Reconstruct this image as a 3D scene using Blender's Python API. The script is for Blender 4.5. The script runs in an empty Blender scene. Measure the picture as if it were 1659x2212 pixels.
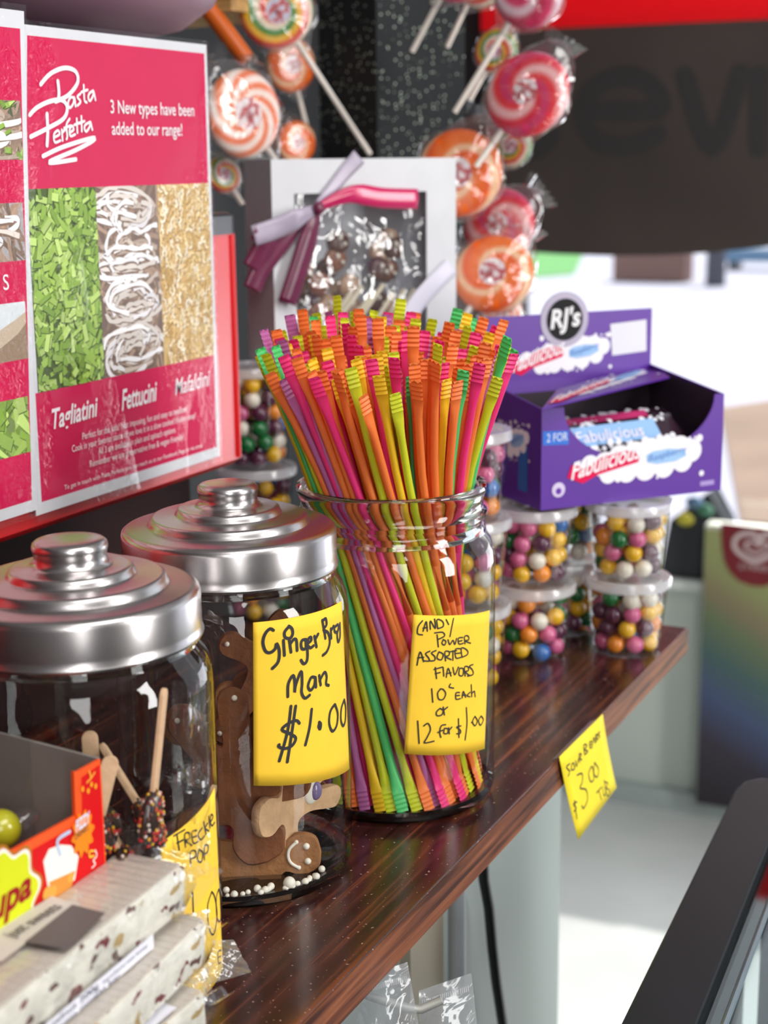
import bpy, math, random
from mathutils import Vector, Matrix
RND = random.Random(11)
V = Vector
SC = bpy.context.scene
COL = SC.collection
PI = math.pi
# ------------------------------------------------------------------ camera (a phone held 1.38 m up, 12.6 deg down)
FPX, CAMZ = 3400.0, 1.382
IMW, IMH = 1659, 2212
PITCH, YAW, ROLL = math.radians(12.625), math.radians(25.589), math.radians(0.6)
_r = V((math.cos(YAW), math.sin(YAW), 0)); _h = V((-math.sin(YAW), math.cos(YAW), 0)); _z = V((0, 0, 1))
FWD = _h * math.cos(PITCH) - _z * math.sin(PITCH)
_u = _z * math.cos(PITCH) + _h * math.sin(PITCH)
RIGHT = _r * math.cos(ROLL) - _u * math.sin(ROLL)
UP = _r * math.sin(ROLL) + _u * math.cos(ROLL)
CAMP = V((0, 0, CAMZ))
cam = bpy.data.cameras.new('camera'); camo = bpy.data.objects.new('camera', cam); COL.objects.link(camo)
M = Matrix.Identity(4)
for i in range(3):
    M[i][0], M[i][1], M[i][2], M[i][3] = RIGHT[i], UP[i], -FWD[i], CAMP[i]
camo.matrix_world = M
cam.sensor_fit = 'HORIZONTAL'; cam.sensor_width = 36; cam.lens = FPX / IMW * 36
cam.clip_start = 0.02; cam.clip_end = 200
cam.dof.use_dof = True; cam.dof.focus_distance = 0.83; cam.dof.aperture_fstop = 12
SC.camera = camo
# ------------------------------------------------------------------ light
SC.view_settings.view_transform = 'Standard'; SC.view_settings.look = 'None'
SC.view_settings.gamma = 1; SC.view_settings.use_curve_mapping = False
SC.view_settings.exposure = 0.3
w = bpy.data.worlds.new('world'); SC.world = w; w.use_nodes = True
w.node_tree.nodes['Background'].inputs[0].default_value = (0.86, 0.93, 1.0, 1)
w.node_tree.nodes['Background'].inputs[1].default_value = 1.0
def lamp(kind, name, loc, aim, energy, col=(1, 1, 1), **kw):
    l = bpy.data.lights.new(name, kind); l.energy = energy; l.color = col
    for k, v in kw.items(): setattr(l, k, v)
    o = bpy.data.objects.new(name, l); COL.objects.link(o); o.location = loc
    o.rotation_euler = (V(aim) - V(loc)).to_track_quat('-Z', 'Y').to_euler(); return o
lamp('SUN', 'sun', (3, 9, 8), (0.6, 3, 0), 2.5, (1, .96, .9), angle=0.03)
lamp('AREA', 'shop_window_daylight', (2.0, .85, 1.72), (-.4, .85, 1.1), 36, (1, .985, .97), shape='RECTANGLE', size=.5, size_y=1.7)
lamp('AREA', 'far_window_daylight', (-.1, 3.05, .95), (-.45, .8, 1.0), 10, (.95, .97, 1), shape='RECTANGLE', size=1.5, size_y=.6)
lamp('AREA', 'added_overhead_fill', (.5, .3, 2.6), (0, .4, 0), 15, (1, .97, .93), shape='RECTANGLE', size=1.2, size_y=.6)  # added overhead fill, no fixture known there
lamp('AREA', 'added_fill_behind', (.9, -1.1, 1.7), (-.4, .7, 1.0), 17, (1, .99, .98), shape='RECTANGLE', size=.6, size_y=1.7)  # added fill lamp behind the camera, no door stands there
SC.cycles.max_bounces = 14; SC.cycles.transparent_max_bounces = 40; SC.cycles.transmission_bounces = 12
SC.cycles.glossy_bounces = 6; SC.cycles.sample_clamp_indirect = 6
# ------------------------------------------------------------------ placing: rays met with real planes
def ray(x, y): return (RIGHT * (x - IMW / 2) - UP * (y - IMH / 2)) / FPX + FWD
def onz(x, y, z): d = ray(x, y); return CAMP + d * ((z - CAMZ) / d.z)
def onx(x, y, X): d = ray(x, y); return CAMP + d * (X / d.x)
def ony(x, y, Y): d = ray(x, y); return CAMP + d * (Y / d.y)
def at(x, y, dep): return CAMP + ray(x, y) * dep
# ------------------------------------------------------------------ materials
def s2l(c): return tuple((v / 255 / 12.92 if v / 255 <= .04045 else ((v / 255 + .055) / 1.055) ** 2.4) for v in c) + (1,)
def N(nt, t, **kw):
    n = nt.nodes.new(t)
    for k, v in kw.items():
        if k in n.inputs.keys() if isinstance(k, str) else False: n.inputs[k].default_value = v
        else: setattr(n, k, v)
    return n
def pr(name, col, rough=.5, metal=0, spec=.5, bump=None, var=None, attr=False, coat=0, coatr=.05, sss=0, emis=None):
    m = bpy.data.materials.new(name); m.use_nodes = True; nt = m.node_tree; b = nt.nodes['Principled BSDF']
    c = s2l(col); L = nt.links.new
    b.inputs['Base Color'].default_value = c; b.inputs['Roughness'].default_value = rough; b.inputs['Metallic'].default_value = metal
    b.inputs['Specular IOR Level'].default_value = spec; b.inputs['Coat Weight'].default_value = coat; b.inputs['Coat Roughness'].default_value = coatr
    if sss: b.inputs['Subsurface Weight'].default_value = sss; b.inputs['Subsurface Radius'].default_value = (.004, .003, .002)
    tc = nt.nodes.new('ShaderNodeTexCoord')
    src = None
    if attr:
        a = nt.nodes.new('ShaderNodeAttribute'); a.attribute_name = 'Col'; src = a.outputs['Color']
    if var is None: var = (30, .04)
    n = nt.nodes.new('ShaderNodeTexNoise'); n.inputs['Scale'].default_value = var[0]; n.inputs['Detail'].default_value = 3
    L(tc.outputs['Object'], n.inputs['Vector'])
    hs = nt.nodes.new('ShaderNodeHueSaturation')
    mr = nt.nodes.new('ShaderNodeMapRange'); mr.inputs[3].default_value = 1 - var[1]; mr.inputs[4].default_value = 1 + var[1]
    mr.inputs[1].default_value = .3; mr.inputs[2].default_value = .7
    L(n.outputs[0], mr.inputs[0]); L(mr.outputs[0], hs.inputs['Value'])
    if src: L(src, hs.inputs['Color'])
    else: hs.inputs['Color'].default_value = c
    L(hs.outputs[0], b.inputs['Base Color'])
    if bump:
        n2 = nt.nodes.new('ShaderNodeTexNoise'); n2.inputs['Scale'].default_value = bump[0]; n2.inputs['Detail'].default_value = 4
        L(tc.outputs['Object'], n2.inputs['Vector'])
        bp = nt.nodes.new('ShaderNodeBump'); bp.inputs['Strength'].default_value = bump[1]; bp.inputs['Distance'].default_value = bump[2] if len(bump) > 2 else .002
        L(n2.outputs[0], bp.inputs['Height']); L(bp.outputs[0], b.inputs['Normal'])
    if emis: b.inputs['Emission Color'].default_value = c; b.inputs['Emission Strength'].default_value = emis
    return m
def translucent(m, amt, col=None):
    """thin paper or plastic: part of the light comes through from the far side"""
    nt = m.node_tree; b = nt.nodes['Principled BSDF']; out = [n for n in nt.nodes if n.type == 'OUTPUT_MATERIAL'][0]
    t = nt.nodes.new('ShaderNodeBsdfTranslucent'); mx = nt.nodes.new('ShaderNodeMixShader'); mx.inputs[0].default_value = amt
    t.inputs[0].default_value = b.inputs['Base Color'].default_value if col is None else s2l(col)
    nt.links.new(b.outputs[0], mx.inputs[1]); nt.links.new(t.outputs[0], mx.inputs[2]); nt.links.new(mx.outputs[0], out.inputs[0]); return m
def film(name, tint=(1, 1, 1), rough=.03, gloss=1.0, bump=None, edge=(.8, .84, .84), ior=1.45, haze=0.0, hazecol=(.9, .92, .95)):
    """a thin clear wall: light passes straight through, Fresnel gloss on top; more material is crossed at grazing angles"""
    m = bpy.data.materials.new(name); m.use_nodes = True; nt = m.node_tree; nt.nodes.clear(); L = nt.links.new
    out = nt.nodes.new('ShaderNodeOutputMaterial'); tr = nt.nodes.new('ShaderNodeBsdfTransparent'); gl = nt.nodes.new('ShaderNodeBsdfGlossy')
    fr = nt.nodes.new('ShaderNodeLayerWeight'); fr.inputs[0].default_value = .5; mix = nt.nodes.new('ShaderNodeMixShader')
    lw = nt.nodes.new('ShaderNodeLayerWeight'); lw.inputs[0].default_value = .12
    mc = nt.nodes.new('ShaderNodeMix'); mc.data_type = 'RGBA'
    mc.inputs[6].default_value = (*tint, 1); mc.inputs[7].default_value = (*edge, 1)
    L(lw.outputs['Facing'], mc.inputs[0]); L(mc.outputs[2], tr.inputs[0])
    gl.inputs['Roughness'].default_value = rough; gl.inputs[0].default_value = (1, 1, 1, 1)
    mu = nt.nodes.new('ShaderNodeMath'); mu.operation = 'MULTIPLY'; mu.inputs[1].default_value = gloss; mu.use_clamp = True
    pw = nt.nodes.new('ShaderNodeMath'); pw.operation = 'POWER'; pw.inputs[1].default_value = 5; L(fr.outputs['Facing'], pw.inputs[0])
    ma = nt.nodes.new('ShaderNodeMath'); ma.operation = 'MULTIPLY_ADD'; ma.inputs[1].default_value = .93; ma.inputs[2].default_value = .07; L(pw.outputs[0], ma.inputs[0])
    L(ma.outputs[0], mu.inputs[0]); L(mu.outputs[0], mix.inputs[0])
    base = tr.outputs[0]
    if haze:
        df = nt.nodes.new('ShaderNodeBsdfDiffuse'); df.inputs[0].default_value = (*hazecol, 1)
        tl = nt.nodes.new('ShaderNodeBsdfTranslucent'); tl.inputs[0].default_value = (*hazecol, 1)
        m2 = nt.nodes.new('ShaderNodeMixShader'); L(df.outputs[0], m2.inputs[1]); L(tl.outputs[0], m2.inputs[2])
        m3 = nt.nodes.new('ShaderNodeMixShader'); m3.inputs[0].default_value = haze; L(tr.outputs[0], m3.inputs[1]); L(m2.outputs[0], m3.inputs[2]); base = m3.outputs[0]
    L(base, mix.inputs[1]); L(gl.outputs[0], mix.inputs[2]); L(mix.outputs[0], out.inputs[0])
    if bump:
        tc = nt.nodes.new('ShaderNodeTexCoord'); n2 = nt.nodes.new('ShaderNodeTexNoise'); n2.inputs['Scale'].default_value = bump[0]; n2.inputs['Detail'].default_value = 3
        n2.inputs['Distortion'].default_value = 1.0
        bp = nt.nodes.new('ShaderNodeBump'); bp.inputs['Strength'].default_value = bump[1]; bp.inputs['Distance'].default_value = bump[2]
        L(tc.outputs['Object'], n2.inputs['Vector']); hgt = n2.outputs[0]
        if len(bump) > 3:   # bubbles only in patches, stretched upright
            mp = nt.nodes.new('ShaderNodeMapping'); mp.inputs['Scale'].default_value = (1, 1, .35); L(tc.outputs['Object'], mp.inputs[0]); n3 = nt.nodes.new('ShaderNodeTexNoise'); n3.inputs['Scale'].default_value = bump[3]; L(mp.outputs[0], n3.inputs['Vector'])
            mr = nt.nodes.new('ShaderNodeMapRange'); mr.inputs[1].default_value = .52; mr.inputs[2].default_value = .66; L(n3.outputs[0], mr.inputs[0]); mm_ = nt.nodes.new('ShaderNodeMath'); mm_.operation = 'MULTIPLY'; L(hgt, mm_.inputs[0]); L(mr.outputs[0], mm_.inputs[1]); hgt = mm_.outputs[0]
        L(hgt, bp.inputs['Height'])
        for nd in (gl, fr): L(bp.outputs[0], nd.inputs['Normal'])
    return m
def glass(name, col=(1, 1, 1), rough=0.0, ior=1.45):
    m = bpy.data.materials.new(name); m.use_nodes = True; b = m.node_tree.nodes['Principled BSDF']
    b.inputs['Base Color'].default_value = (*col, 1); b.inputs['Transmission Weight'].default_value = 1; b.inputs['Roughness'].default_value = rough
    b.inputs['IOR'].default_value = ior; return m
# ------------------------------------------------------------------ mesh builder
class MB:
    def __init__(s): s.v = []; s.f = []; s.c = []; s.mi = []; s.k = 0
    def add(s, vs, fs, col=None, mi=0):
        n = len(s.v); s.v += [V(q) for q in vs]
        for f in fs: s.f.append([n + i for i in f]); s.c.append(col); s.mi.append(mi)
    def quad(s, a, b, c, d, col=None, mi=0): s.add([a, b, c, d], [(0, 1, 2, 3)], col, mi)
    def box(s, lo, hi, col=None, mi=0):
        x0, y0, z0 = lo; x1, y1, z1 = hi
        s.hexa([V((x0, y0, z0)), V((x1, y0, z0)), V((x1, y1, z0)), V((x0, y1, z0))], [V((x0, y0, z1)), V((x1, y0, z1)), V((x1, y1, z1)), V((x0, y1, z1))], col, mi)
    def hexa(s, b, t, col=None, mi=0):
        s.add(list(b) + list(t), [(3, 2, 1, 0), (4, 5, 6, 7), (0, 1, 5, 4), (1, 2, 6, 5), (2, 3, 7, 6), (3, 0, 4, 7)], col, mi)
    def prism(s, poly, off, col=None, mi=0):
        n = len(poly); p = [V(q) for q in poly]; off = V(off)
        s.add(p + [q + off for q in p], [tuple(range(n - 1, -1, -1)), tuple(range(n, 2 * n))] + [(i, (i + 1) % n, n + (i + 1) % n, n + i) for i in range(n)], col, mi)
    def lathe(s, prof, seg=64, c=(0, 0, 0), col=None, mi=0, closed=False):
        c = V(c); vs = []; m = len(prof)
        for r, z in prof:
            for j in range(seg):
                a = 2 * PI * j / seg; vs.append(c + V((r * math.cos(a), r * math.sin(a), z)))
        fs = []
        for i in range(m if closed else m - 1):
            k = (i + 1) % m
            for j in range(seg): fs.append((i * seg + j, i * seg + (j + 1) % seg, k * seg + (j + 1) % seg, k * seg + j))
        s.add(vs, fs, col, mi)
    def tube(s, path, r, seg=10, col=None, mi=0, cap=True):
        path = [V(q) for q in path]; n = len(path); rs = r if isinstance(r, (list, tuple)) else [r] * n
        vs = []; t0 = (path[1] - path[0]).normalized(); a = t0.orthogonal().normalized()
        for i, q in enumerate(path):
            t = (path[min(i + 1, n - 1)] - path[max(i - 1, 0)]).normalized(); a = (a - t * a.dot(t)).normalized(); b = t.cross(a)
            for j in range(seg):
                an = 2 * PI * j / seg; vs.append(q + (a * math.cos(an) + b * math.sin(an)) * rs[i])
        fs = [(i * seg + j, i * seg + (j + 1) % seg, (i + 1) * seg + (j + 1) % seg, (i + 1) * seg + j) for i in range(n - 1) for j in range(seg)]
        if cap: fs += [tuple(range(seg - 1, -1, -1)), tuple((n - 1) * seg + j for j in range(seg))]
        s.add(vs, fs, col, mi)
    def ball(s, c, r, seg=16, ring=10, col=None, mi=0, sc=(1, 1, 1), rot=None):
        c = V(c); vs = []
        for i in range(ring + 1):
            p = PI * i / ring
            for j in range(seg):
                a = 2 * PI * j / seg; q = V((r * sc[0] * math.sin(p) * math.cos(a), r * sc[1] * math.sin(p) * math.sin(a), r * sc[2] * math.cos(p)))
                vs.append(c + (rot @ q if rot else q))
        s.add(vs, [(i * seg + j, (i + 1) * seg + j, (i + 1) * seg + (j + 1) % seg, i * seg + (j + 1) % seg) for i in range(ring) for j in range(seg)], col, mi)
    def build(s, name, mat, parent=None, smooth=True, origin=None, bevel=0, local=False, solid=0):
        if origin is None:
            if parent is not None: origin = parent.get('_o', (0, 0, 0)) if not local else (0, 0, 0)
            else: origin = (0, 0, 0)
        o3 = V(origin); me = bpy.data.meshes.new(name); me.from_pydata([tuple(q - o3) for q in s.v], [], s.f); me.update()
        mats = mat if isinstance(mat, (list, tuple)) else [mat]
        for q in mats: me.materials.append(q)
        if len(mats) > 1: me.polygons.foreach_set('material_index', s.mi)
        if any(c is not None for c in s.c):
            at_ = me.color_attributes.new('Col', 'FLOAT_COLOR', 'CORNER'); dat = []
            for p, c in zip(me.polygons, s.c):
                cc = s2l(c) if c is not None else (.5, .5, .5, 1)
                for _ in range(p.loop_total): dat += cc
            at_.data.foreach_set('color', dat)
        if smooth: me.polygons.foreach_set('use_smooth', [True] * len(me.polygons)); 
        o = bpy.data.objects.new(name, me); COL.objects.link(o)
        if smooth and not bevel:
            try: me.set_sharp_from_angle(angle=math.radians(40))
            except Exception: pass
        if parent is None: o.location = o3; o['_o'] = tuple(o3)
        else: o.parent = parent; o['_o'] = tuple(o3)
        if bevel:
            b = o.modifiers.new('bevel', 'BEVEL'); b.width = bevel; b.segments = 3; b.limit_method = 'ANGLE'; b.angle_limit = math.radians(40)
            if smooth:
                b.harden_normals = True
        if solid:
            q = o.modifiers.new('solid', 'SOLIDIFY'); q.thickness = solid; q.offset = 0
        return o
def tag(o, label, cat, group=None, kind=None):
    o['label'] = label; o['category'] = cat
    if group: o['group'] = group
    if kind: o['kind'] = kind
    return o
def thing(name, label, cat, loc=(0, 0, 0), group=None):
    o = bpy.data.objects.new(name, None); COL.objects.link(o); o.location = loc; o['_o'] = tuple(loc); o.empty_display_size = .02
    return tag(o, label, cat, group)
def struct(o): o['kind'] = 'structure'; return o
def copy_tree(root):
    c = root.copy(); COL.objects.link(c)
    for ch in list(root.children):
        d = ch.copy(); COL.objects.link(d); d.parent = c
        for g in list(ch.children):
            e = g.copy(); COL.objects.link(e); e.parent = d
    return c
# ------------------------------------------------------------------ writing
def smooth2(p, n=4):
    if len(p) < 3: return p
    out = []
    for i in range(len(p) - 1):
        a = p[max(i - 1, 0)]; b = p[i]; c = p[i + 1]; d = p[min(i + 2, len(p) - 1)]
        for k in range(n):
            t = k / n; t2, t3 = t * t, t * t * t
            out.append(tuple(.5 * (2 * b[j] + (c[j] - a[j]) * t + (2 * a[j] - 5 * b[j] + 4 * c[j] - d[j]) * t2 + (3 * b[j] - a[j] - 3 * c[j] + d[j]) * t3) for j in (0, 1)))
    out.append(p[-1]); return out
def lifted(mb, f3):
    """each print layer sits a hair above the one before, so that no two lie in the same plane"""
    mb.k += 1; k = mb.k * 2.5e-6
    def g(x, y, up=0):
        p = f3(x, y); e_ = 1e-4; n = (f3(x + e_, y) - p).cross(f3(x, y + e_) - p); n.normalize()
        if n.dot(CAMP - p) < 0: n = -n
        return p + n * (k + up)
    return g
def stroke(mb, pts, w, f3, col=None, mi=0, n=5):
    """a pen line: one flat ribbon with round ends laid on the surface f3(x, y)"""
    p = smooth2(pts, n); q = [p[0]]
    for a in p[1:]:
        if math.hypot(a[0] - q[-1][0], a[1] - q[-1][1]) > w * .12: q.append(a)
    if len(q) < 2: q.append((q[0][0] + w * .3, q[0][1]))
    p = q; N_ = len(p); g = lifted(mb, f3); r = w / 2; A, B = [], []
    for i, (x, y) in enumerate(p):
        a = p[max(i - 1, 0)]; b = p[min(i + 1, N_ - 1)]; dx, dy = b[0] - a[0], b[1] - a[1]; l = math.hypot(dx, dy) or 1e-9
        A.append((x - dy / l * r, y + dx / l * r)); B.append((x + dy / l * r, y - dx / l * r))
    vs = [g(*q, i * 1.5e-6) for i, q in enumerate(A)] + [g(*q, i * 1.5e-6) for i, q in enumerate(B)]
    mb.add(vs, [(i, N_ + i, N_ + i + 1, i + 1) for i in range(N_ - 1)], col, mi)
    for (x, y), s_, lf in ((p[0], A[0], 0), (p[-1], B[-1], N_ * 1.5e-6)):
        a0 = math.atan2(s_[1] - y, s_[0] - x); mb.add([g(x + r * math.cos(a0 + PI * k / 6), y + r * math.sin(a0 + PI * k / 6), lf) for k in range(7)], [tuple(range(7))], col, mi)
def parse(s): return [[tuple(map(float, q.split(','))) for q in st.split()] for st in s.split('/')]
def text2d(body, width=None, height=None, shear=0, bold=0, align='LEFT'):
    c = bpy.data.curves.new('t', 'FONT'); c.body = body; c.size = 1; c.shear = shear; c.offset = bold; c.resolution_u = 3
    o = bpy.data.objects.new('t', c); COL.objects.link(o); bpy.context.view_layer.update()
    dg = bpy.context.evaluated_depsgraph_get(); me = o.evaluated_get(dg).to_mesh()
    vs = [(q.co.x, q.co.y) for q in me.vertices]; fs = [tuple(p.vertices) for p in me.polygons]
    o.evaluated_get(dg).to_mesh_clear(); bpy.data.objects.remove(o); bpy.data.curves.remove(c)
    if not vs: return vs, fs
    x0 = min(q[0] for q in vs); x1 = max(q[0] for q in vs)
    sx = width / (x1 - x0) if width else height; sy = height if height else sx
    return [((q[0] - x0) * sx, q[1] * sy) for q in vs], fs
def put_text(mb, body, f3, x, y, width=None, height=None, shear=0, bold=0, slope=0, col=None, mi=0, center=False):
    vs, fs = text2d(body, width, height, shear, bold)
    if center:
        wd = max(q[0] for q in vs); x -= wd / 2
    g = lifted(mb, f3); mb.add([g(x + a, y + b + slope * a) for a, b in vs], fs, col, mi)
INK = (42, 40, 40)
W_GINGER='-39.8,152.2 -41.5,153.2 -43.8,150.8 -44.9,146.5 -43.8,141.9 -41.6,140.8 -39.2,142.4 -38.4,145 -37.2,140.9 -37.9,135.4 -40.8,132.3/-32.1,152.8 -34.3,150.4 -34.1,147.6 -31.7,146.6 -30.2,148.5 -30.5,151.4 -32.1,153.1/-35,146.1 -34.7,138.2/-32,145.5 -31.3,139.2/-31.5,143.7 -29.7,145.6 -28.3,144.8 -28,139.4/-23,144.1 -25.1,144.1 -25.8,142 -25.2,139.6 -23.1,139.6 -23,144.1 -22.2,137.7 -22.6,132.7 -24.5,131.5 -26,133.8/-22.1,141.7 -19.8,142.8 -20.1,144.6 -21.7,143.8 -22.1,141.1 -20.5,139 -18.5,139.6/-17.7,144.5 -16.5,138.5/-17.1,142.7 -15.3,145/-12.2,151.6 -10.1,141.3/-12.2,151 -9.8,151.8 -9.1,148.4 -11.5,146.3 -7.9,143.5 -6.8,138.1 -9.1,134.1 -12.3,132.8/-5.7,145.2 -5.4,139.9/-5.6,144 -3.3,145.9/0.8,145.5 -2.4,144.8 -2,142.3 0.7,141.8 1.9,144.6/2.5,144.4 0.1,140.5 1.1,135.9 3.2,138.4 3.2,145.4/-33.5,116 -33.1,122.7 -30.5,126.7 -29.7,122.5 -29.9,117.4 -29.2,121.3 -26.1,127.9 -25.7,121.6 -26.1,116.5 -24.3,113 -21.5,113.9/-17.6,122.3 -20.3,123 -22.3,119 -20.8,116.3 -18.4,118.5 -17.6,122.3 -17.4,117.1/-15.1,122.7 -14.2,117.3/-14.9,119.8 -11.4,123.3 -9.8,120.6 -10.3,116.7 -8.3,115.2/-32,110.5 -34,97.8 -38.6,82.4/-29.5,110 -31.7,97.3 -34.6,81/-27.7,100.3 -29.4,102.2 -33.3,101.7 -36.9,99 -32.9,95.9 -29.9,92.8 -31.9,89.3 -35.8,88.5 -38.7,90.2 -38.4,91.3/-20.4,105.9 -21.9,96.5 -24.6,87.7/-15.8,97.5 -14.6,96 -15.2,93.5 -16.3,95.4 -15.6,96.9/-3.7,103.1 -7.4,100.6 -8.5,94.5 -6,89.2 -2,91 -0.8,97.1 -3.2,102.9/6.9,101.9 3.3,98.5 2.5,92.3 4.9,88.1 7.9,89.6 9,96.4 7.2,101.5'
W_CANDY='-49.1,126.2 -51.4,123.1 -51.8,118.9 -49.2,117.9/-48.8,120 -47.1,125.6 -46.5,119.8/-48.8,121.8 -46.5,121.9/-44.8,120.7 -44.8,125.7 -42,120.7 -42.4,126.5/-40.6,120.5 -41,125.9 -37.8,124.4 -37.4,121.4 -40.6,120.5/-35.6,125.1 -34.1,121.9/-31,125 -33.3,114.6/-40.3,109.6 -41,116.9/-42.4,118.2 -37.8,117.9 -36.7,115.5 -40.7,114/-37.4,113.5 -38.2,111.4 -36.7,110.1 -35.8,112.1 -37.4,113.5/-34.5,112.9 -33.4,109.8 -31.4,112 -30.2,109.2 -29,112.6/-24.8,112.3 -27.8,112.4 -27.4,109 -24.4,108.7/-27.6,110.6 -25.3,110.5/-23.1,108 -23.5,112.5 -20.8,112.2 -20.3,109.9 -23.1,109.8 -18.9,107.4/-52.2,100.1 -50.5,107.9 -48.6,101.9/-51.8,104.4 -48.6,104.5/-45.2,107.7 -47.5,106.5 -45.9,103.8 -45.5,101.9 -48.2,102.3/-41.7,107.6 -44.2,106.5 -42.4,104.1 -42.5,101.9 -44.9,101.8/-40,106.6 -41.1,103.1 -38.6,101.6 -37.5,104.7 -40,106.6/-36,100.5 -36.4,106 -33.7,105.5 -34.1,103.4 -36,103 -32.6,100.6/-33.7,105.5 -29,105.3/-31.4,105.7 -31.4,100/-26.1,105.8 -29.8,106.2 -29.4,101 -26.1,100.6/-29.8,103.7 -26.5,103.3/-25.3,100.5 -25.7,106.1 -21.7,104 -21.2,101.3 -25.3,100.5/-41.4,90.8 -42.1,97.5/-42.8,96.5 -37.8,97.1/-42.1,93.8 -39.3,94.1/-37.5,96.7 -37.1,91.5/-35.6,90.5 -34.5,95.8 -32.6,90.7/-35.6,92.7 -32.6,92.7/-31.4,95.6 -30.2,90.9 -27.8,95.1/-27,93.9 -27.4,90.3 -24.8,89.3 -24.4,93.2 -27,94.2/-23,88.5 -23.5,94.1 -20.7,93.4 -20.7,91.2 -23,91.1 -19.8,88/-16.8,93.9 -19.8,93.6 -17.3,90.7 -16.8,87.9 -21.2,88/-44.2,85 -43.6,76.8/-39,84.1 -40.8,81.9 -40.1,78.1 -37.5,77.6 -36,80.7 -37.5,83.5 -39.3,84.2/-33,86 -33.8,84.3 -31,83/-27,79.4 -29.4,79.7 -29.4,76 -26.5,75.6/-29.4,78 -27,77.7/-25.2,75.7 -24.4,79.5 -22.6,75.4/-25.2,77.2 -22.6,76.9/-19.3,77.5 -21.6,76.2 -19.3,74.8/-18.3,82 -17.8,74.4/-17.8,76.3 -15.7,77.2 -14.9,73.6/-39.4,72.4 -41.5,70.6 -41.2,68.3 -38.6,68.2 -37.5,70.6 -39.4,72.4/-36.8,67.9 -37.5,72.8/-37.2,70.9 -34.9,72.3/-52,66.4 -51.3,52.7/-48.7,63.1 -46.4,64.3 -45,60.4 -47.1,55.5 -48.4,52.7 -43,53/-36.1,61.8 -38.7,61.6 -39.7,58 -39,54.6/-40.8,57.9 -37.9,58.8/-36.8,59.7 -37.2,56.8 -35,56.3 -34.6,58.9 -36.8,59.7/-33.8,55.7 -34.2,59.5/-33.8,58 -32.2,59.5/-26.1,58.7 -29,58.7 -26.5,56.2 -26.5,54.3 -29,54.6/-27.8,63.6 -27.4,51.9/-22.1,68.9 -21.6,59 -23,49.2/-17.9,58.7 -17.5,58.3/-15.1,61.4 -17.2,58.9 -15.1,55.6 -12.9,57.9 -15.1,61.5/-9.3,59.7 -11.7,57.9 -9.9,54.2 -6.7,56.6 -9.3,59.9'
W_FRECKLE='-14.3,90.5 -13.4,82.6/-16,90.4 -9.9,91/-14.5,86.4 -11,86.5/-9.8,82.6 -10,88.7 -7.6,88.5 -7.3,85.7 -9.7,85.6 -5.9,81.7/-2.4,87.4 -5.6,88 -4.9,82.4 -1.6,81.7/-5.2,85.2 -2.6,84.8/1.7,86.7 -1.4,85.1 0.2,81.7 3.4,82.1/3.2,89.1 4.8,82.2/6.6,86.8 4.3,85.4 7.4,82.7/7.9,89.6 8.7,83.5/9.8,86.1 12.7,87 10.6,89.2 9.3,87 10.8,83.6 14.5,83.5/-7,72.3 -7.1,78.8 -4,78.2 -3.6,75.4 -6.8,75.6/-1.3,77.7 -2.6,73.4 0.1,70.9 1.6,74.5 -1.3,77.7/2.7,70.9 3.1,77.3 6.5,75.6 5.6,73.3 3.2,73.3/-6.6,59.1 -6.7,42.1/-0.2,38.3 0.2,37.8/7.9,51.9 3.8,46.9 4.5,35.5 8.8,30.4 13.2,37.9 11.1,47.8 8,52.2/16.7,48.8 12.9,46 13.1,36.4 17.5,32.3 20.8,40.2 16.7,48.8/17,17.2 12.9,18.8 12.8,13.2 15.9,11.8/12.6,16.1 16.2,14.8'
W_TAG='930.3,-7.2 923.9,-7.1 930.5,-12.4 927.4,-14.6/935.2,-9 933.7,-12.4 940.3,-14.3 938.5,-9.7 935.2,-9/942.4,-9.4 944.6,-14.1 948.3,-10.4/951.2,-13.7 949.9,-7.6 954.9,-9.4 951.7,-10.5 955.2,-13.5/961.8,-11.8 959.7,-4.3 966.7,-7.3 961.6,-8.3 968.6,-12 962.5,-12.1/977,-8 971.8,-6.8 973.8,-11.5 978.3,-11.9/972.6,-9 976.8,-9.7/978.9,-11 980.8,-6.4 984.6,-11.6/986.7,-11.4 985.3,-6.3 989.3,-7.4 987.2,-8.7 990.2,-11.2/994.6,-7.1 990.7,-7.2 994,-9.9 992.3,-10.6/945.6,-20.7 955.7,-23.4 956,-29.2 951.1,-31.9 963.2,-37.7 965.4,-45.5 957,-48.6 953.5,-45.5/974.6,-25.7 969.6,-28.5 973.4,-35.7 980.4,-36 978.1,-27 974.6,-25.7/982.6,-25.1 980.9,-32.7 987.6,-37.5 990.8,-32.8 982.6,-25.1/984.7,-48.2 995.4,-48.1/990,-48.5 994.1,-56.6/998.3,-48.6 999.4,-55 1003.8,-56.1 1003.3,-48.2/1002.4,-45.4 1006.9,-58.5 1013.6,-59.3 1010.4,-55 1005,-52.2 1010.1,-50.7 1003.2,-46.9/943.8,-38.9 936.6,-37.7 942,-42.7 937.5,-43.2/939.1,-36.2 942.4,-50.3'
W_LOGO='802.8,430 803.3,423.6 802.3,419.1/785.9,427.6 796.3,434.3 810.5,438.1 821.3,436.3 822.4,429.8 812.2,422.1 799.4,418.1/773.9,409.8 780.9,414 793.3,417.9 805.7,419.1 810.7,414.7 806.2,408.1 790.4,402.4 773.5,397.2/790.4,410.6 790.2,400.6 788.7,392.3/784.3,386 804.7,391.5 834.1,396.8 835.6,395.4 817.2,389.6 791.6,383.2 794.6,382.2 816.7,384'
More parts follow.
